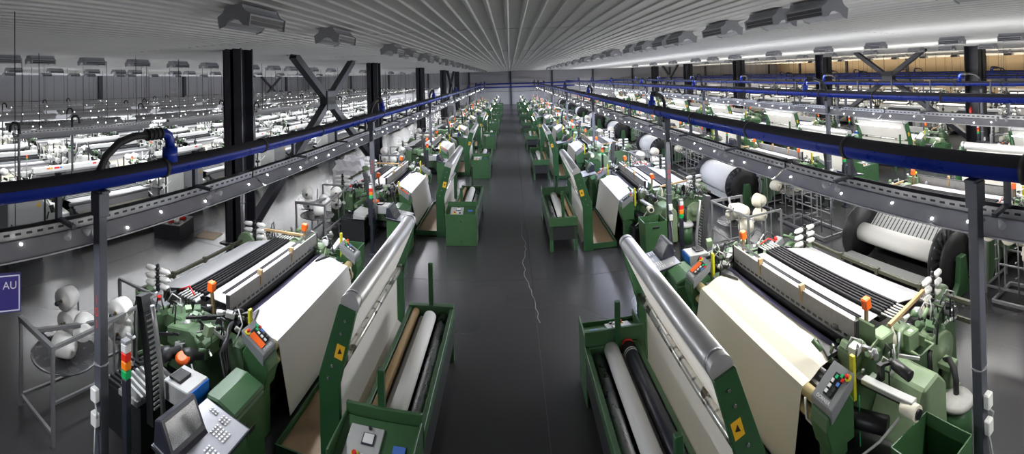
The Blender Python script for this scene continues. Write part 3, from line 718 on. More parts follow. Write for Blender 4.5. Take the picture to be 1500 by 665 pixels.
# ------------------------------------------------------------------ ceiling air units
def make_vent():
    r=empty('ceiling_air_unit'); tag(r,'x','air unit')
    prof=[(-.17,0),(.17,0),(.18,-.05),(.22,-.11),(.32,-.17),(.29,-.36),(.17,-.33),(.10,-.25),(0,-.22),(-.10,-.25),(-.17,-.33),(-.29,-.36),(-.32,-.17),(-.22,-.11),(-.18,-.05)]
    MB().prism([(-.16,0),(.16,0),(.17,-.05),(.21,-.11),(.30,-.165),(.27,-.34),(.16,-.31),(.10,-.235),(0,-.205),(-.10,-.235),(-.16,-.31),(-.27,-.34),(-.30,-.165),(-.21,-.11),(-.17,-.05)],-.55,.55).build('casing','vent',r)
    for s in (-1,1): MB().prism(prof,s*.565-.015,s*.565+.015).build('end_plate','vent',r)
    q=MB().prism([(.10,-.245),(0,-.215),(-.10,-.245),(-.11,-.26),(0,-.23),(.11,-.26)],-.54,.54); q.build('baffle','ventw',r)
    for s in (-1,1):
        q=MB()
        for z0 in (-.195,-.265): q.prism([(s*(.300+(z0+.17)*.158)+s*.004,z0),(s*(.300+(z0+.17)*.158)-s*.01,z0),(s*(.300+(z0-.06+.17)*.158)-s*.01,z0-.058),(s*(.300+(z0-.06+.17)*.158)+s*.004,z0-.058)],-.53,.53)
        q.build('louvre','black',r)
    for ch in KIDS[r.name]: ch.data.transform(Matrix.Scale(.74,4))
    return r
VENT=Kind(make_vent())
# ------------------------------------------------------------------ hanging light gutter (runs along y, length 1 unit = built per length)
def make_gutter(L, side, rods, glints=3, hanger=False):
    """perforated tray with a folded reflector beside it; side = +1 puts the reflector towards +x"""
    r=empty('light_gutter'); tag(r,'x','light gutter')
    h=L/2; s=side
    q=MB(); q.box(-.07,.07,-h,h,0,.012); q.box(-.07,-.058,-h,h,0,.10); q.box(.058,.07,-h,h,0,.10); q.build('cable_tray','tray',r)
    q=MB(); n=int(L/.13)
    for i in range(n):
        y=-h+.05+i*L/n
        for x in (-.0715,.0705): q.box(x,x+.001,y,y+.07,.045,.07)
    for x in (-.068,.060): q.box(x,x+.006,-h+.05,h-.05,.048,.066)
    fine(q.build('slot_pattern','black',r))
    q=MB()
    for i in range(3): q.tube([(-.03+.03*i,-h,.03),(-.03+.03*i,h,.035)],.012,5)
    q.build('cable','black',r)
    pr=[(s*.07,.0),(s*.12,.005),(s*.29,-.11),(s*.32,-.105),(s*.32,-.12),(s*.29,-.128),(s*.12,-.012),(s*.07,-.015)]
    MB().prism(pr,-h,h).build('reflector','gutter',r)
    q=MB()
    for i in range(glints):
        y=-h+L*(i+.5)/glints+.15*math.sin(i*2.3); x=.15+.11*((i*7)%5)/5; q.ball((s*x,y,-.022-(x-.15)*.66),.018,6)
    q.build('lamp','bulb',r)
    q=MB()
    for i in range(4): q.box(s*.2-.03,s*.2+.03,-h+L*(i+.25)/4-.5,-h+L*(i+.25)/4+.5,-.15,-.12)
    q.build('lamp_holder','white',r)
    if rods:
        q=MB().box(s*.03,s*.05,-h,h,-.14,.10).build('side_panel','gutter',r)
        for y in (-h*.75,h*.75): MB().cyl((0,y,.09),(0,y,rods),.011,n=5).build('hanging_rod','dark',r)
    if hanger:
        for y in hanger:
            q=MB(); q.box(-.03,.03,y-.03,y+.03,.10,.62); q.box(-.03,.03,y-.03,y+.03,.06,.10); q.bar((0,y,.12),(s*.30,y,.10),.05,.04); q.build('hanger','post',r)
            q=MB(); q.lathe((s*.30,y+.10,.06),(s*.4,.5,-.3),[(0,.022),(.07,.04),(.09,.036)],10); q.lathe((s*.30,y-.06,.06),(s*.4,-.5,-.3),[(0,.022),(.07,.04),(.09,.036)],10); q.build('spot_lamp','ventw',r)
    return r
def make_post(num):
    r=empty('support_post'); tag(r,'x','post')
    h=3.16
    q=MB(); q.box(-.055,.055,-.055,.055,.01,h); q.box(-.10,.10,-.10,.10,0,.012); q.box(-.075,.075,-.07,.07,h-.25,h); q.box(-.11,.11,-.06,.06,h,h+.03); s=q.build('shaft','post',r,bev=.006)
    for z in (.75,1.0):
        MB().box(-.045,.045,-.12,-.056,z,z+.14).build('socket_box','white',r,bev=.01)
    fine(MB().tube([(.0,-.09,1.0),(.06,-.11,.92),(.05,-.10,.86)],.008,5).build('flex','lgrey',r))
    fine(MB().tube([(.0,-.09,.75),(.02,-.12,.5),(.03,-.1,.2)],.008,5).build('flex','lgrey',r))
    MB().lathe((0,0,1.36),(0,0,1),[(0,.082),(.012,.082)],8,).build('clamp_band','galv',r)
    if num:
        for i,ch in enumerate(num): t=text('post_numeral',ch,.13,'redtxt',r,(0,-.057,2.03-.125*i),(PI/2,0,0),.0006)
    return r
def make_hose():
    r=empty('air_hose'); tag(r,'x','hose')
    # at the pipe: tee and elbow stand on the pipe top at local origin; hose runs to -y and down beside the post
    q=MB(); q.cyl((0,0,-.02),(0,0,.16),.10,.095,16); q.build('tee_socket','pipe',r)
    q=MB(); q.tube([(0,0,.14),(0,0,.24),(0,-.03,.30),(0,-.09,.335),(0,-.16,.34)],.062,12); q.build('elbow','pipe',r)
    q=MB()
    for i in range(7): q.cyl((0,-.16-.035*i,.34),(0,-.185-.035*i,.34),.066 if i%2 else .074,n=12)
    q.cyl((0,-.15,.34),(0,-.40,.34),.06,n=12); q.build('coupling','rubber',r)
    pts=[(0,-.38,.34),(0,-.60,.34),(0,-.82,.29),(-.01,-1.00,.16),(-.03,-1.08,.0),(-.05,-1.10,-.12),(-.10,-1.10,-.3)]
    MB().tube(pts,.045,10).build('rubber_hose','rubber',r); return r
HOSE=Kind(make_hose())
def make_hook():
    r=empty('service_post'); tag(r,'x','post')
    MB().box(-.03,.03,-.03,.03,0,3.05).build('shaft','dark',r)
    MB().tube([(0,0,3.0),(0,0,3.14),(.04,.05,3.22),(.10,.14,3.22),(.14,.2,3.12),(.15,.22,2.95)],.045,8).build('hose_loop','rubber',r); return r
HOOK=Kind(make_hook())
# ------------------------------------------------------------------ the setting
X0,X1,Y0,Y1,CZ=-34.8,48.7,-4.0,72.1,5.244
def floor_mat():
    m=bpy.data.materials.new('polished_concrete'); m.use_nodes=True; nt=m.node_tree; b=nt.nodes['Principled BSDF']
    tc=nt.nodes.new('ShaderNodeTexCoord')
    def noise(sc,det=8,rg=.6):
        n=nt.nodes.new('ShaderNodeTexNoise'); n.inputs['Scale'].default_value=sc; n.inputs['Detail'].default_value=det; n.inputs['Roughness'].default_value=rg
        nt.links.new(tc.outputs['Object'],n.inputs['Vector']); return n
    a=noise(.4,1,.5)
    r1=nt.nodes.new('ShaderNodeValToRGB'); e=r1.color_ramp.elements; e[0].position=.2; e[1].position=.8
    e[0].color=(.026,.026,.029,1); e[1].color=(.052,.051,.053,1)
    nt.links.new(a.outputs['Fac'],r1.inputs[0]); nt.links.new(r1.outputs[0],b.inputs['Base Color']); b.inputs['Roughness'].default_value=.27
    return m
M['floor']=floor_mat()
M['joint']=mat('floor_joint',(.018,.018,.02),.7); M['crack']=mat('floor_crack',(.20,.20,.20),.7)
M['ceil']=mat('ceiling_panel',(.62,.62,.61),.5,0,.14,.8,0,.1); M['wall']=mat('wall_panel',(.36,.36,.385),.5,0,.08,.6)
M['wallt']=mat('wall_tan',(.55,.43,.28),.6,0,.08,.6)
q=MB().box(X0-.2,X1+.2,Y0-.2,Y1+.2,-.2,0)
def ribbon(pts,w,m,z=.0015):
    for a,b in zip(pts,pts[1:]):
        a=Vector(a);b=Vector(b); n=Vector((-(b-a).y,(b-a).x)).normalized()*w/2
        q.add([(a+n).to_3d()[:2]+(z,),(a-n).to_3d()[:2]+(z,),(b-n).to_3d()[:2]+(z,),(b+n).to_3d()[:2]+(z,)],[(0,1,2,3)],m)
for y in (9.6,21.,33.,45.,57.): ribbon([(X0,y),(X1,y)],.012,1)
for x in (-8.6,.35,6.0,19.): ribbon([(x,Y0),(x,Y1)],.010,1)
cr=[]; x=.42
for i in range(34):
    y=7.9+.17*i; x+=random.uniform(-.05,.05)+.004; cr.append((x,y))
ribbon(cr,.014,2)
fl=q.build('floor',['floor','joint','crack']); tag(fl,kind='structure')
q=MB(); p=.25; n=int((X1-X0)/p)
poly=[]
for i in range(n+1):
    x=X0+i*p; poly+= [(x,CZ),(x+.02,CZ-.022),(x+.045,CZ-.022),(x+.065,CZ)]
poly=[v for v in poly if v[0]<=X1]
for (a,b) in zip(poly,poly[1:]): q.add([(a[0],Y0,a[1]),(b[0],Y0,b[1]),(b[0],Y1,b[1]),(a[0],Y1,a[1])],[(0,1,2,3)])
q.box(X0-.2,X1+.2,Y0-.2,Y1+.2,CZ+.004,CZ+.2)
for y in (1.2,8.7,16.,24.,32.,40.,50.,60.): q.box(X0,X1,y-.012,y+.012,CZ-.012,CZ+.002)
tag(q.build('ceiling','ceil'),kind='structure')
def wall(nm,x0,x1,y0,y1,m):
    q=MB().box(x0,x1,y0,y1,0,CZ)
    tag(q.build(nm,m),kind='structure')
wall('wall_left',X0-.2,X0,Y0,Y1,'wall'); wall('wall_right',X1,X1+.2,Y0,Y1,'wallt'); wall('wall_far',X0,X1,Y1,Y1+.2,'wall'); wall('wall_back',X0,X1,Y0-.2,Y0,'wall')
n=0
for k in range(-2,4):
    for x,y in ((X0+.12,27.07+12.36*k),(X1-.12,27.66+12.36*k)):
        if y<1: continue
        n+=1; tag(MB().box(x-.12,x+.12,y-.22,y+.22,0,CZ).build('trim_%d'%n,'column'),kind='structure')
for i in range(-5,8):
    x=.15+6.65*i; n+=1; tag(MB().box(x-.13,x+.13,Y1-.24,Y1-.001,0,CZ).build('trim_%d'%n,'column'),kind='structure')
n+=1; tag(MB().box(X0,X1,Y1-.03,Y1-.001,2.0,2.06).build('trim_%d'%n,'column'),kind='structure')
n+=1; tag(MB().box(X0+.001,X0+.03,Y0,Y1,2.9,2.96).build('trim_%d'%n,'column'),kind='structure')
# columns with steel braces
def column(x,y,w,side):
    q=MB(); d=w
    q.box(x-d/2,x+d/2,y-w/2,y-w/2+.05,0.02,CZ-.001); q.box(x-d/2,x+d/2,y+w/2-.05,y+w/2,.02,CZ-.001); q.box(x-.05,x+.05,y-w/2,y+w/2,.02,CZ-.001)
    q.box(x-d/2,x-d/2+.04,y-w/2,y+w/2,.02,CZ-.001) if side>0 else q.box(x+d/2-.04,x+d/2,y-w/2,y+w/2,.02,CZ-.001)
    q.box(x-d/2-.12,x+d/2+.12,y-w/2-.12,y+w/2+.12,0,.03)
    return q.build('steel_column','column')
for k in range(5):
    y=10.22+12.36*k
    o=column(-7.015,y,.60,1); tag(o,'dark steel column, %s from the camera on the grey-wall side'%ordn(k),'column','steel columns, grey-wall side')
for k in range(5):
    y=12.32+12.36*k
    o=column(20.64,y,.85,-1); tag(o,'thick dark steel column, %s from the camera on the tan-wall side'%ordn(k),'column','steel columns, tan-wall side')
def brace(x,y0,y1,lab):
    r=empty('cross_brace',(x,(y0+y1)/2,0)); tag(r,lab,'brace')
    yc=(y0+y1)/2
    a0,a1=y0+3.3-yc,y1-3.3-yc; b0,b1=y0+.45-yc,y1-.45-yc
    for p0,p1 in (((0,a0,CZ-.02),(0,b1,.25)),((.02,a1,CZ-.02),(.02,b0,.25))):
        MB().bar(p0,p1,.26,.26).build('diagonal','column',r)
    MB().box(-.16,.18,-.42,.42,3.2,3.95).build('gusset','column',r,bev=.02)
    for y in (a0,a1): MB().box(-.12,.14,y-.25,y+.25,CZ-.03,CZ).build('head_plate','column',r)
brace(-7.015,10.22,22.58,'steel X brace between the first two columns, grey-wall side')
brace(-7.015,47.3,59.66,'steel X brace far down the column line, grey-wall side')
brace(20.64,12.32,24.68,'steel X brace between the first two columns, tan-wall side')
brace(20.64,49.4,61.76,'steel X brace far down the column line, tan-wall side')
brace(X0+1.0,51.8,64.1,'steel X brace against the grey side wall')
# ------------------------------------------------------------------ placing the machines
P=7.69
NK=dict(L=8,R=8,B=8,C=8)
LR=dict(L=((-4,6.5),0,(-1.95,6.0),(-1.36,5.4),(-2.85,3.42)),
        R=((3.8,4.9),PI,(1.77,4.7),(1.27,4.82),(2.6,7.85)),
        B=((8.75,6.05),0,(10.8,5.6),(11.4,5.0),(9.9,3.0)),
        C=((16.55,6.0),PI,(14.52,5.7),(14.05,5.8),(15.35,8.9)))
def W(row,k,lx,ly):
    (x,y),rz,*_=LR[row]; s=1 if rz==0 else -1
    return x+s*lx, y+P*k+s*ly, rz
sp_n=0
for row in 'CBRL':
    (lx,ly),rz,fr,wi,co=LR[row]; s=1 if rz==0 else -1
    for k in range(NK[row]):
        near=k<(2 if row in 'LR' else 1)
        sk=() if near else ('fine',)
        if not(row in 'BC' or k>=3): sk=sk+('tube_lamp',)
        dy=P*k; nm=ordn(k)
        def lab(b): return '%s, %s from the camera, %s'%(b,nm,ROW[row])
        o=LOOM.put((lx,ly+dy,0),rz,lab('green loom'),'green looms',sk if LOOM.used else ())
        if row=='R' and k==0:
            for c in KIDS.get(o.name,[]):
                if c.name.startswith('woven_cloth'): c.material_slots[0].link='OBJECT'; c.material_slots[0].material=M['cream']; c['label']='woven cloth with warm light tinted into its colour'  # warm light on this cloth is put into its base colour
        FRAME.put((fr[0],fr[1]+dy,0),rz,lab('green frame with roller'),'inspection frames',sk)
        WINDER.put((wi[0],wi[1]+dy,0),rz,lab('green trough winder'),'batching winders',sk)
        CONSOLE.put((co[0],co[1]+dy,0),rz,lab('keypad console'),'loom consoles',sk)
        x,y,_=W(row,k,.58,2.42); BIN.put((x,y,0),rz,lab('green waste bin'),'waste bins',sk)
        if k<5:
            x,y,_=W(row,k,-.42,2.02); DRUM.put((x,y,0),rz,lab('lidded suction drum'),'suction drums',sk)
        # rolls lying in the trough
        def tr(dx,z,kind,b,g,yo=0):
            kind.put((wi[0]+s*dx,wi[1]+dy+s*(.27+yo),z),rz,lab(b),g,sk)
        tr(.07,.745,ROLL,'white cloth roll','cloth rolls in the winders')
        if row=='R' and k==0: tr(-.15,.745,BROLL,'black roll in the trough','backing rolls')
        elif k<6: tr(-.17,.745,TUBE,'brown tube in the trough','cardboard tubes in the winders')
        # creel and its cones
        if row in 'LR' and k<6 or row in 'BC' and k<3:
            cx,cy,_=W(row,k,-1.1 if row!='R' else -1.25,-2.85 if row!='R' else -4.2); cz=rz
            CREEL.put((cx,cy,0),rz,lab('tube creel stand with disc'),'creel stands',sk)
            if k<4:
                for i,(a,b,z,an) in enumerate(CREEL_CONES):
                    K=CONE if row in 'L' else CONE2
                    K.put((cx+s*a,cy+s*b,z),rz+an,'big yarn cone on the creel beside the %s'%lab('loom')[0:0]+'%s loom, %s'%(nm,ROW[row]) if False else 'yarn cone on the creel of the %s loom, %s'%(nm,ROW[row]),'cones on creel, %s loom, row %s'%(nm,ROW[row]),sk)
        # spools on the back posts
        if k<4:
            for ye,where in ((-1.5,'console'),(1.28,'bin')):
                for z in (1.20,1.32,1.44):
                    for sd in (-1,1):
                        x,y,_=W(row,k,-1.0+sd*.05,ye)
                        SPOOL.put((x,y,z),rz+(-PI/2 if sd>0 else PI/2)+.15,'spool on the %s-end post of the %s loom, %s'%(where,nm,ROW[row]) ,'spools, %s end, %s loom, %s'%(where,nm,ROW[row]))
    # pegs and big beams behind row B
for k in range(8):
    x,y=7.0,6.05+P*k
    nm=ordn(k)
    (BEAM_E if k==0 else BEAM_F).put((x,y,0),0,('nearly empty black-flanged warp beam' if k==0 else 'full black-flanged warp beam')+', %s from the camera behind the tan-wall-side looms'%nm,'warp beams')
    PLAT.put((x-.52,y,0),0,'grey step platform before the %s big warp beam from the camera'%nm,'step platforms')
    PEGS.put((x+.4,y+3.55,0),0,'pegged rod creel beyond the %s big warp beam from the camera'%nm,'pegged creels')
PEGS.put((7.3,2.9,0),0,'pegged rod creel with cream cones, beside the first tan-wall-side post','pegged creels')
for i,(dy) in enumerate((-.6,-.2,.2,.6,1.0)):
    CONE2.put((7.0,2.9+dy,1.32),PI/2+.1,'cream yarn cone on the pegged creel by the first post','cream cones on the pegged creel')
# ------------------------------------------------------------------ white hall and the rows beyond the second column line
WR=[(-11.2,PI),(-13.75,0),(-17.2,PI),(-19.75,0),(-23.2,PI),(-25.75,0),(-29.2,PI),(-31.75,0)]
for i,(x,rz) in enumerate(WR):
    for k in range(11):
        y=8.4+5.9*k+(.8 if i%2 else 0)
        if y>69.5 or y< -x*.42-1.5: continue
        first=i==0 and k==0
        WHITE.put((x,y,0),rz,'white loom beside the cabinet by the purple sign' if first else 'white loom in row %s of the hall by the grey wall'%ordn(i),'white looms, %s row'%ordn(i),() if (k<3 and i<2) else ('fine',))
for i,(x,rz) in enumerate(((24.2,0),(30.6,PI),(35.2,0),(43.5,PI))):
    for k in range(11):
        y=8.4+5.9*k
        if y>69.5 or y<x*.45-2: continue
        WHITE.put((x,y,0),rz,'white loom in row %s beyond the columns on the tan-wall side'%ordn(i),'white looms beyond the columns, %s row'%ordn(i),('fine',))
CAB.put((-10.2,5.35,0),0,'grey electrical cabinet with a yellow warning triangle near the purple sign')
for k in range(1,4): CAB.put((-10.2,5.35+5.9*k+.35,0),0,'grey electrical cabinet between white looms, %s from the camera'%ordn(k),'electrical cabinets')
# ------------------------------------------------------------------ pipes, posts, hoses, gutters
def pipe_row(x,z,y0,y1,r,lab,posts,nums,hoses,sx):
    o=empty('air_pipe',(x,y0,z)); tag(o,lab,'pipe')
    L=y1-y0; MB().pipe2((0,0,0),(0,L,0),r).build('pipe_run',['pipe','dust'],o)
    y=.9
    while y<L:
        MB().cyl((0,y-.03,0),(0,y+.03,0),r+.014,n=24).build('coupling_ring','rubber',o); y+=2.28
    return o
pipe_row(-3.85,3.29,-1.5,71.,.105,'long blue air pipe above the grey-wall side aisle looms',0,0,0,0)
pipe_row(3.675,3.33,-1.5,71.,.125,'long blue air pipe above the tan-wall side aisle looms',0,0,0,0)
pipe_row(8.9,3.5,-1.5,71.,.105,'blue air pipe, second on the tan-wall side',0,0,0,0)
pipe_row(16.4,3.44,-1.5,71.,.10,'blue air pipe, third on the tan-wall side',0,0,0,0)
pipe_row(22.6,3.5,-1.5,71.,.10,'blue air pipe just beyond the thick columns',0,0,0,0)
pipe_row(29.5,3.5,-1.5,71.,.10,'blue air pipe, fifth on the tan-wall side',0,0,0,0)
pipe_row(36.5,3.5,-1.5,71.,.10,'blue air pipe along the tan wall',0,0,0,0)
for z,x1 in ((3.25,47.),(2.72,12.)):
    o=MB().cyl((-5.5,Y1-.45,z),(x1,Y1-.45,z),.10,n=14).build('wall_pipe','pipe'); tag(o,'%s blue pipe running along the far wall'%('upper' if z>3 else 'lower'),'pipe')
POSTS={'L':(-3.85,3.29,[2.99,12.07,21.4,31.,41.,50.5,60.,68.]),'R':(3.675,3.33,[2.23,10.23,19.9,29.2,38.5,48.,57.5,67.]),'B':(8.9,3.5,[10.5,19.5,28.5,38.,47.5,57.]),'C':(16.4,3.44,[9.5,18.5,28.,37.5,47.,56.]),'D':(22.6,3.5,[13.,22.,31.,40.,50.]),'E':(29.5,3.5,[15.,24.,33.,42.]),'F':(36.5,3.5,[19.,28.,37.])}
NUM={'L':['101','102','103','104','105','106','107','108'],'R':['','100','99','98','97','96','95','94'],'B':['']*8,'C':['']*8,'D':['']*8,'E':['']*8,'F':['']*8}
pk=None
for row,(x,z,ys) in POSTS.items():
    for k,y in enumerate(ys):
        num=NUM[row][k] if k<2 else ''
        if num: o=make_post(num)
        else:
            if pk is None: pk=Kind(make_post(''))
            o=pk.put((0,0,0))
        o.location=(x,y,0); o.scale=(1,1,(z-.125)/3.19 if row!='L' else (z-.105)/3.19)
        lb='grey pipe post, %s from the camera, %s'%(ordn(k),ROW[row])
        if num=='101': lb='dark grey post stencilled 101 beside the yarn creel'
        o['label']=lb; o['group']='pipe posts'
        if row=='L' or k>0 or row!='R':
            HOSE.put((x,y+1.1,z+.08),0,'black hose off the pipe, %s post, %s'%(ordn(k),ROW[row]),'pipe hoses',('fine',))
# gutters
G2=Kind(make_gutter(7.6,-1,0,12,(-2.2,.1,2.4))); G1=Kind(make_gutter(7.6,1,0,12,(-2.2,.1,2.4)))
for k in range(9):
    G1.put((-4.22,1.6+7.65*k+1.0,2.72),0,'light gutter, %s length from camera, %s'%(ordn(k),ROW['L']),'light gutters over the aisle looms')
    G2.put((4.10,1.0+7.65*k+1.0,2.72),0,'light gutter, %s length from camera, %s'%(ordn(k),ROW['R']),'light gutters over the aisle looms')
for k in range(8):
    G2.put((9.15,4.5+7.65*k,3.0),0,'light gutter, %s length from camera, %s'%(ordn(k),ROW['B']),'light gutters over the second aisle')
    G1.put((16.1,6.5+7.65*k,2.95),0,'light gutter, %s length from camera, %s'%(ordn(k),ROW['C']),'light gutters over the second aisle')
G3=Kind(make_gutter(5.0,1,CZ-2.95,9)); G4=Kind(make_gutter(5.0,-1,CZ-2.95,9))
for i,(x,rz) in enumerate(WR):
    for k in range(11):
        y=8.4+5.9*k+(.8 if i%2 else 0)
        if y>69.5 or y< -x*.42-3: continue
        (G4 if rz else G3).put((x,y,2.95),0,'rod-hung light gutter over the %s row of white looms by the grey wall'%ordn(i),'hanging gutters, %s row'%ordn(i),('fine',))
for i,x in enumerate((24.2,30.6,35.2,43.5)):
    for k in range(11):
        y=8.4+5.9*k
        if y>69.5 or y<x*.45-2: continue
        G3.put((x,y,2.95),0,'rod-hung light gutter over the %s row beyond the thick columns'%ordn(i),'hanging gutters beyond the columns, %s row'%ordn(i),('fine',))
for i,(x,rz) in enumerate(WR):
    for k in range(5):
        y=6.1+11.8*k+3.*(i%3)
        if y>66 or y< -x*.42-3: continue
        HOOK.put((x+.45*(1 if rz==0 else -1),y,0),rz,'thin dark post with a hose loop in the %s row of white looms'%ordn(i),'hose posts, %s row of the white hall'%ordn(i))
# ceiling air units
def vents(x,ys,lab,g):
    for i,y in enumerate(ys): VENT.put((x,y,CZ-.018),0,lab%ordn(i) if '%s' in lab else lab,g,())
vents(-3.02,[4.75,7.5,11.5,13.4,16.2,18.2,21.0,23.0,26.,28.,31.,33.,36.,38.,41.,44.,47.,50.,53.,56.,59.][:20],'grey ceiling air unit, %s of the row on the grey-wall side of the aisle','air units, grey-wall side of the aisle')
vents(4.02,[2.3,4.95,6.12,7.85,10.0,11.15,12.9,14.3,17.,18.2,20.5,23.,24.2,27.,30.,33.,36.,39.,42.,46.][:20],'grey ceiling air unit, %s of the row on the tan-wall side of the aisle','air units, tan-wall side of the aisle')
vents(-12.1,[5.9,7.1,9.1,11.2,13.4,15.4,17.6,18.8,21.,23.,26.,29.,32.,36.,40.,45.,50.,56.],'grey ceiling air unit in the first row over the white hall','air units, first row over the white hall')
vents(-20.6,[10.5,13.,15.5,17.5,18.8,22.5,24.,27.,30.,33.,37.,41.,46.,52.],'grey ceiling air unit in the second row over the white hall','air units, second row over the white hall')
vents(-28.2,[14.,17.,19.5,21.,24.,25.2,28.,31.,35.,39.,44.,50.],'grey ceiling air unit in the third row over the white hall','air units, third row over the white hall')
vents(12.9,[6.3,8.6,12.2,15.4,19.4,23.6,26.6,29.4,34.,39.,45.],'grey ceiling air unit, %s of the row over the second aisle','air units over the second aisle')
vents(19.0,[10.6,13.0,15.0,18.4,22.,25.,29.,31.5,36.,41.],'grey ceiling air unit in the row before the thick columns','air units before the thick columns')
vents(28.6,[14.6,18.,22.5,24.,27.5,31.,35.,40.,46.],'grey ceiling air unit in the row beyond the thick columns','air units beyond the thick columns')
vents(38.,[19.,22.,25.,29.,33.,37.,42.,48.],'grey ceiling air unit in the row along the tan wall','air units near the tan wall')
# ------------------------------------------------------------------ odds and ends
q=MB().box(-.30,.30,-.30,.30,0,.012,0)
for i in range(3): q.box(-.24,.24,-.2+.2*i-.02,-.2+.2*i+.02,.012,.016,0)
o=q.build('floor_hatch','ply',None,(-8.05,10.12,0)); o.rotation_euler=(0,0,.2); tag(o,'rusty square hatch plate in the floor beside the first column','hatch')
q=MB().cyl((0,0,0),(0,0,1.75),.055,n=14); q.cyl((0,0,1.2),(0,0,1.24),.065,n=14); o=q.build('drain_pipe','galv',None,(-6.62,9.75,0)); tag(o,'grey upright pipe at the foot of the first grey-wall-side column','drain pipe')
# plastic wrapped stack
b=bmesh.new(); bmesh.ops.create_cube(b,size=1); bmesh.ops.subdivide_edges(b,edges=b.edges[:],cuts=7,use_grid_fill=True)
for v in b.verts:
    v.co=Vector((v.co.x*1.15,v.co.y*1.35,(v.co.z+.5)*1.25)); 
    if v.co.z>.05: v.co+=Vector((random.uniform(-.05,.05),random.uniform(-.05,.05),random.uniform(-.07,.07)))*(1.0)
    if v.co.z>1.0: v.co.x*=.82; v.co.y*=.85
me=bpy.data.meshes.new('wrapped_pallet'); b.to_mesh(me); b.free(); me.materials.append(M['plastic']); o=bpy.data.objects.new('wrapped_pallet',me); C.objects.link(o); o.location=(-5.85,16.0,.12)
tag(o,'pallet load wrapped in crumpled clear plastic behind the second loom','wrapped pallet')
q=MB()
for y in (-.55,0,.55): q.box(-.55,.55,y-.05,y+.05,-.12,-.02)
q.box(-.55,.55,-.62,.62,-.02,0); q.build('pallet','tan',o)
# purple sign
r=empty('hanging_sign',(-5.0,2.40,1.56),-.25); tag(r,'purple sign with white border ending in AU, hung beyond the yarn creel','sign')
MB().box(-.02,.02,-.5,.215,0,.46).build('panel','purple',r)
q=MB()
for a,b,c,d in ((-.5,.20,.43,.445),(-.5,.20,.015,.03),(.185,.20,.015,.445)): q.box(.0205,.022,a,b,c,d)
q.build('border','sign_w',r)
t=text('lettering','AU',.13,'sign_w',r,(.0215,.165,.32),(PI/2,0,PI/2),.0006,'RIGHT')
q=MB()
for y in (-.4,.15): q.cyl((0,y,.45),(0,y,CZ-1.58),.006,n=5)
q.build('hanging_wire','dark',r)
# extinguisher
r=empty('fire_extinguisher',(20.14,12.35,1.35)); tag(r,'red fire extinguisher hung on the first thick column','extinguisher')
MB().lathe((0,0,0),(0,0,1),[(0,.08),(.02,.09),(.55,.09),(.63,.05),(.67,.03)],14).build('cylinder','red',r)
q=MB(); q.cyl((0,0,.66),(0,0,.74),.03); q.tube([(0,.03,.70),(-.02,.12,.66),(-.02,.12,.3)],.014,6); q.build('valve','black',r)
# red cartons and a rag pile near the columns
r=empty('yarn_carton',(-8.9,9.6,0),.3); tag(r,'low carton of red yarn packages behind the first column','carton')
MB().box(-.4,.4,-.5,.5,0,.42).build('carton','dark',r,bev=.01)
for i in range(6): MB().lathe((-.2+.2*(i%3),-.25+.4*(i//3),.42),(0,0,1),[(0,.09),(.14,.07)],10).build('package','red' if i%2 else 'ppl',r)
# ------------------------------------------------------------------ camera: a cylindrical panorama lens
cd=bpy.data.cameras.new('camera'); cam=bpy.data.objects.new('camera',cd); C.objects.link(cam); SCN.camera=cam
cd.type='PANO'; cd.panorama_type='CENTRAL_CYLINDRICAL'
F,XC,YC=660.54,746.25,105.05
cd.central_cylindrical_range_u_min=-XC/F; cd.central_cylindrical_range_u_max=(1500-XC)/F
cd.central_cylindrical_range_v_min=-(665-YC)/F; cd.central_cylindrical_range_v_max=YC/F
cd.clip_end=300
ROLL_A,PIT=-.029,.012
Rw=Matrix.Rotation(PIT,3,'X')@Matrix.Rotation(-ROLL_A,3,'Y')   # camera axes in the world
# columns of the camera matrix: right, up, back
right=Rw@Vector((1,0,0)); up=Rw@Vector((0,0,1)); fwd=Rw@Vector((0,1,0))
mw=Matrix((right,up,-fwd)).transposed().to_4x4(); mw.translation=Vector((0,0,4.3)); cam.matrix_world=mw
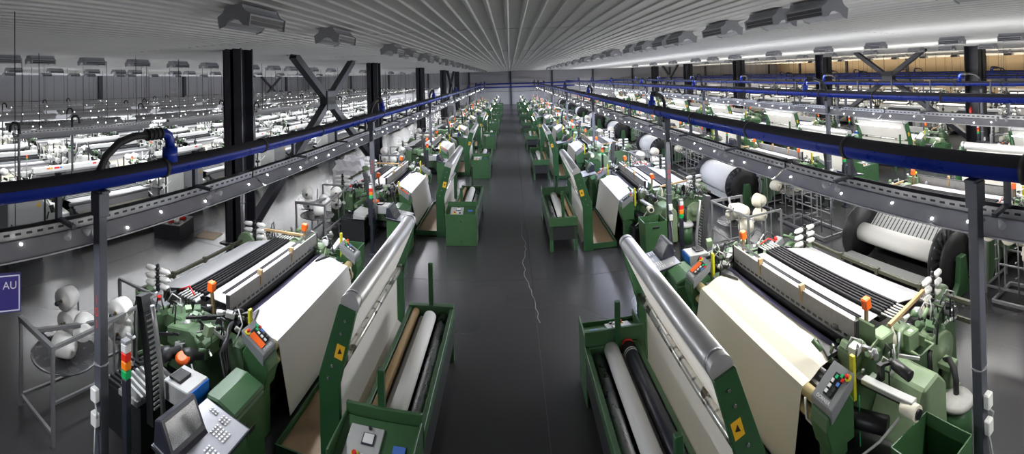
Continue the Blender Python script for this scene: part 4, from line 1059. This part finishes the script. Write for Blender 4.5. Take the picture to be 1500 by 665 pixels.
# ------------------------------------------------------------------ light
def area(nm,loc,sx,sy,p,col=(1,.99,.98),rot=(0,0,0)):
    l=bpy.data.lights.new(nm,'AREA'); l.shape='RECTANGLE'; l.size=sx; l.size_y=sy; l.energy=p; l.color=col
    o=bpy.data.objects.new(nm,l); C.objects.link(o); o.location=loc; o.rotation_euler=rot; return o
for row,x,z,t,p in (('L',-4.06,2.56,-TILT,1.),('R',3.94,2.56,TILT,1.),('B',9.37,2.80,-TILT,1.),('C',15.88,2.75,TILT,1.)):
    ys=[-1.2]+POSTS[row][2]+[70.]
    for a,b in zip(ys,ys[1:]):
        a+=.7; b-=.7
        if b-a<.5: continue
        col=(.93,.95,1) if row=='L' else (1,.98,.96) if row in 'B' else (.95,.97,1) if row=='C' else (1,.98,.94) if a<9 else (.76,.81,1)
        area('gutter_light',(x,(a+b)/2,z),.12,b-a,PW_A/6.*(b-a)*(1.35 if row=='R' and a>9 else 1),col,(0,t,0))
        area('gutter_light',(x-(.05 if t<0 else -.05)*4,(a+b)/2,z),.10,b-a,PW_A/6.*(b-a)*(.45 if row in 'RB' else .12),col,(0,-t*1.4,0))
for i,(x,rz) in enumerate(WR):
    for k in range(6):
        y=11.+11.8*k
        if y>70 or y< -x*.42-6: continue
        area('hall_light',(x,y,2.8),.12,10.,PW_W,(.97,.98,1))
for i,x in enumerate((24.2,30.6,35.2,43.5)):
    for k in range(6):
        y=11.+11.8*k
        if y<x*.45-6: continue
        area('hall_light',(x,y,2.8),.12,10.,PW_W,(1,.96,.9))
for x,p,col in ((-4.05,.4,(.97,.97,1)),(3.95,1.3,(.97,.97,1)),(9.15,3.,(.98,.98,1)),(16.1,5.5,(1,.98,.95)),(-12.5,.6,(.95,.96,1)),(-20.5,1.,(.92,.94,1)),(-30.,3.2,(.86,.88,1)),(27.4,5.,(1,.90,.74)),(39.4,8.,(1,.86,.64)),(45.,14.,(1,.84,.62))):
    area('ceiling_fill',(x,34.,3.64),.10,68.,PW_U*p,col,(PI,0,0))  # added fill strips aimed up to brighten ceiling and walls, no fixture there
w=bpy.data.worlds.new('world'); SCN.world=w; w.use_nodes=True; w.node_tree.nodes['Background'].inputs[0].default_value=(.5,.55,.65,1); w.node_tree.nodes['Background'].inputs[1].default_value=.02
vs=SCN.view_settings; SCN.display_settings.display_device='sRGB'; vs.view_transform='Standard'; vs.look='None'; vs.gamma=1; vs.use_curve_mapping=False; vs.exposure=EXPO
# noise control only: tiny bulbs are not sampled as lamps, bright stray bounces are clamped
M['bulb'].cycles.emission_sampling='NONE'
cy=SCN.cycles; cy.sample_clamp_indirect=3.0; cy.caustics_reflective=False; cy.caustics_refractive=False; cy.blur_glossy=1.0
cy.use_light_tree=True; cy.max_bounces=7; cy.diffuse_bounces=4; cy.denoising_prefilter='ACCURATE'
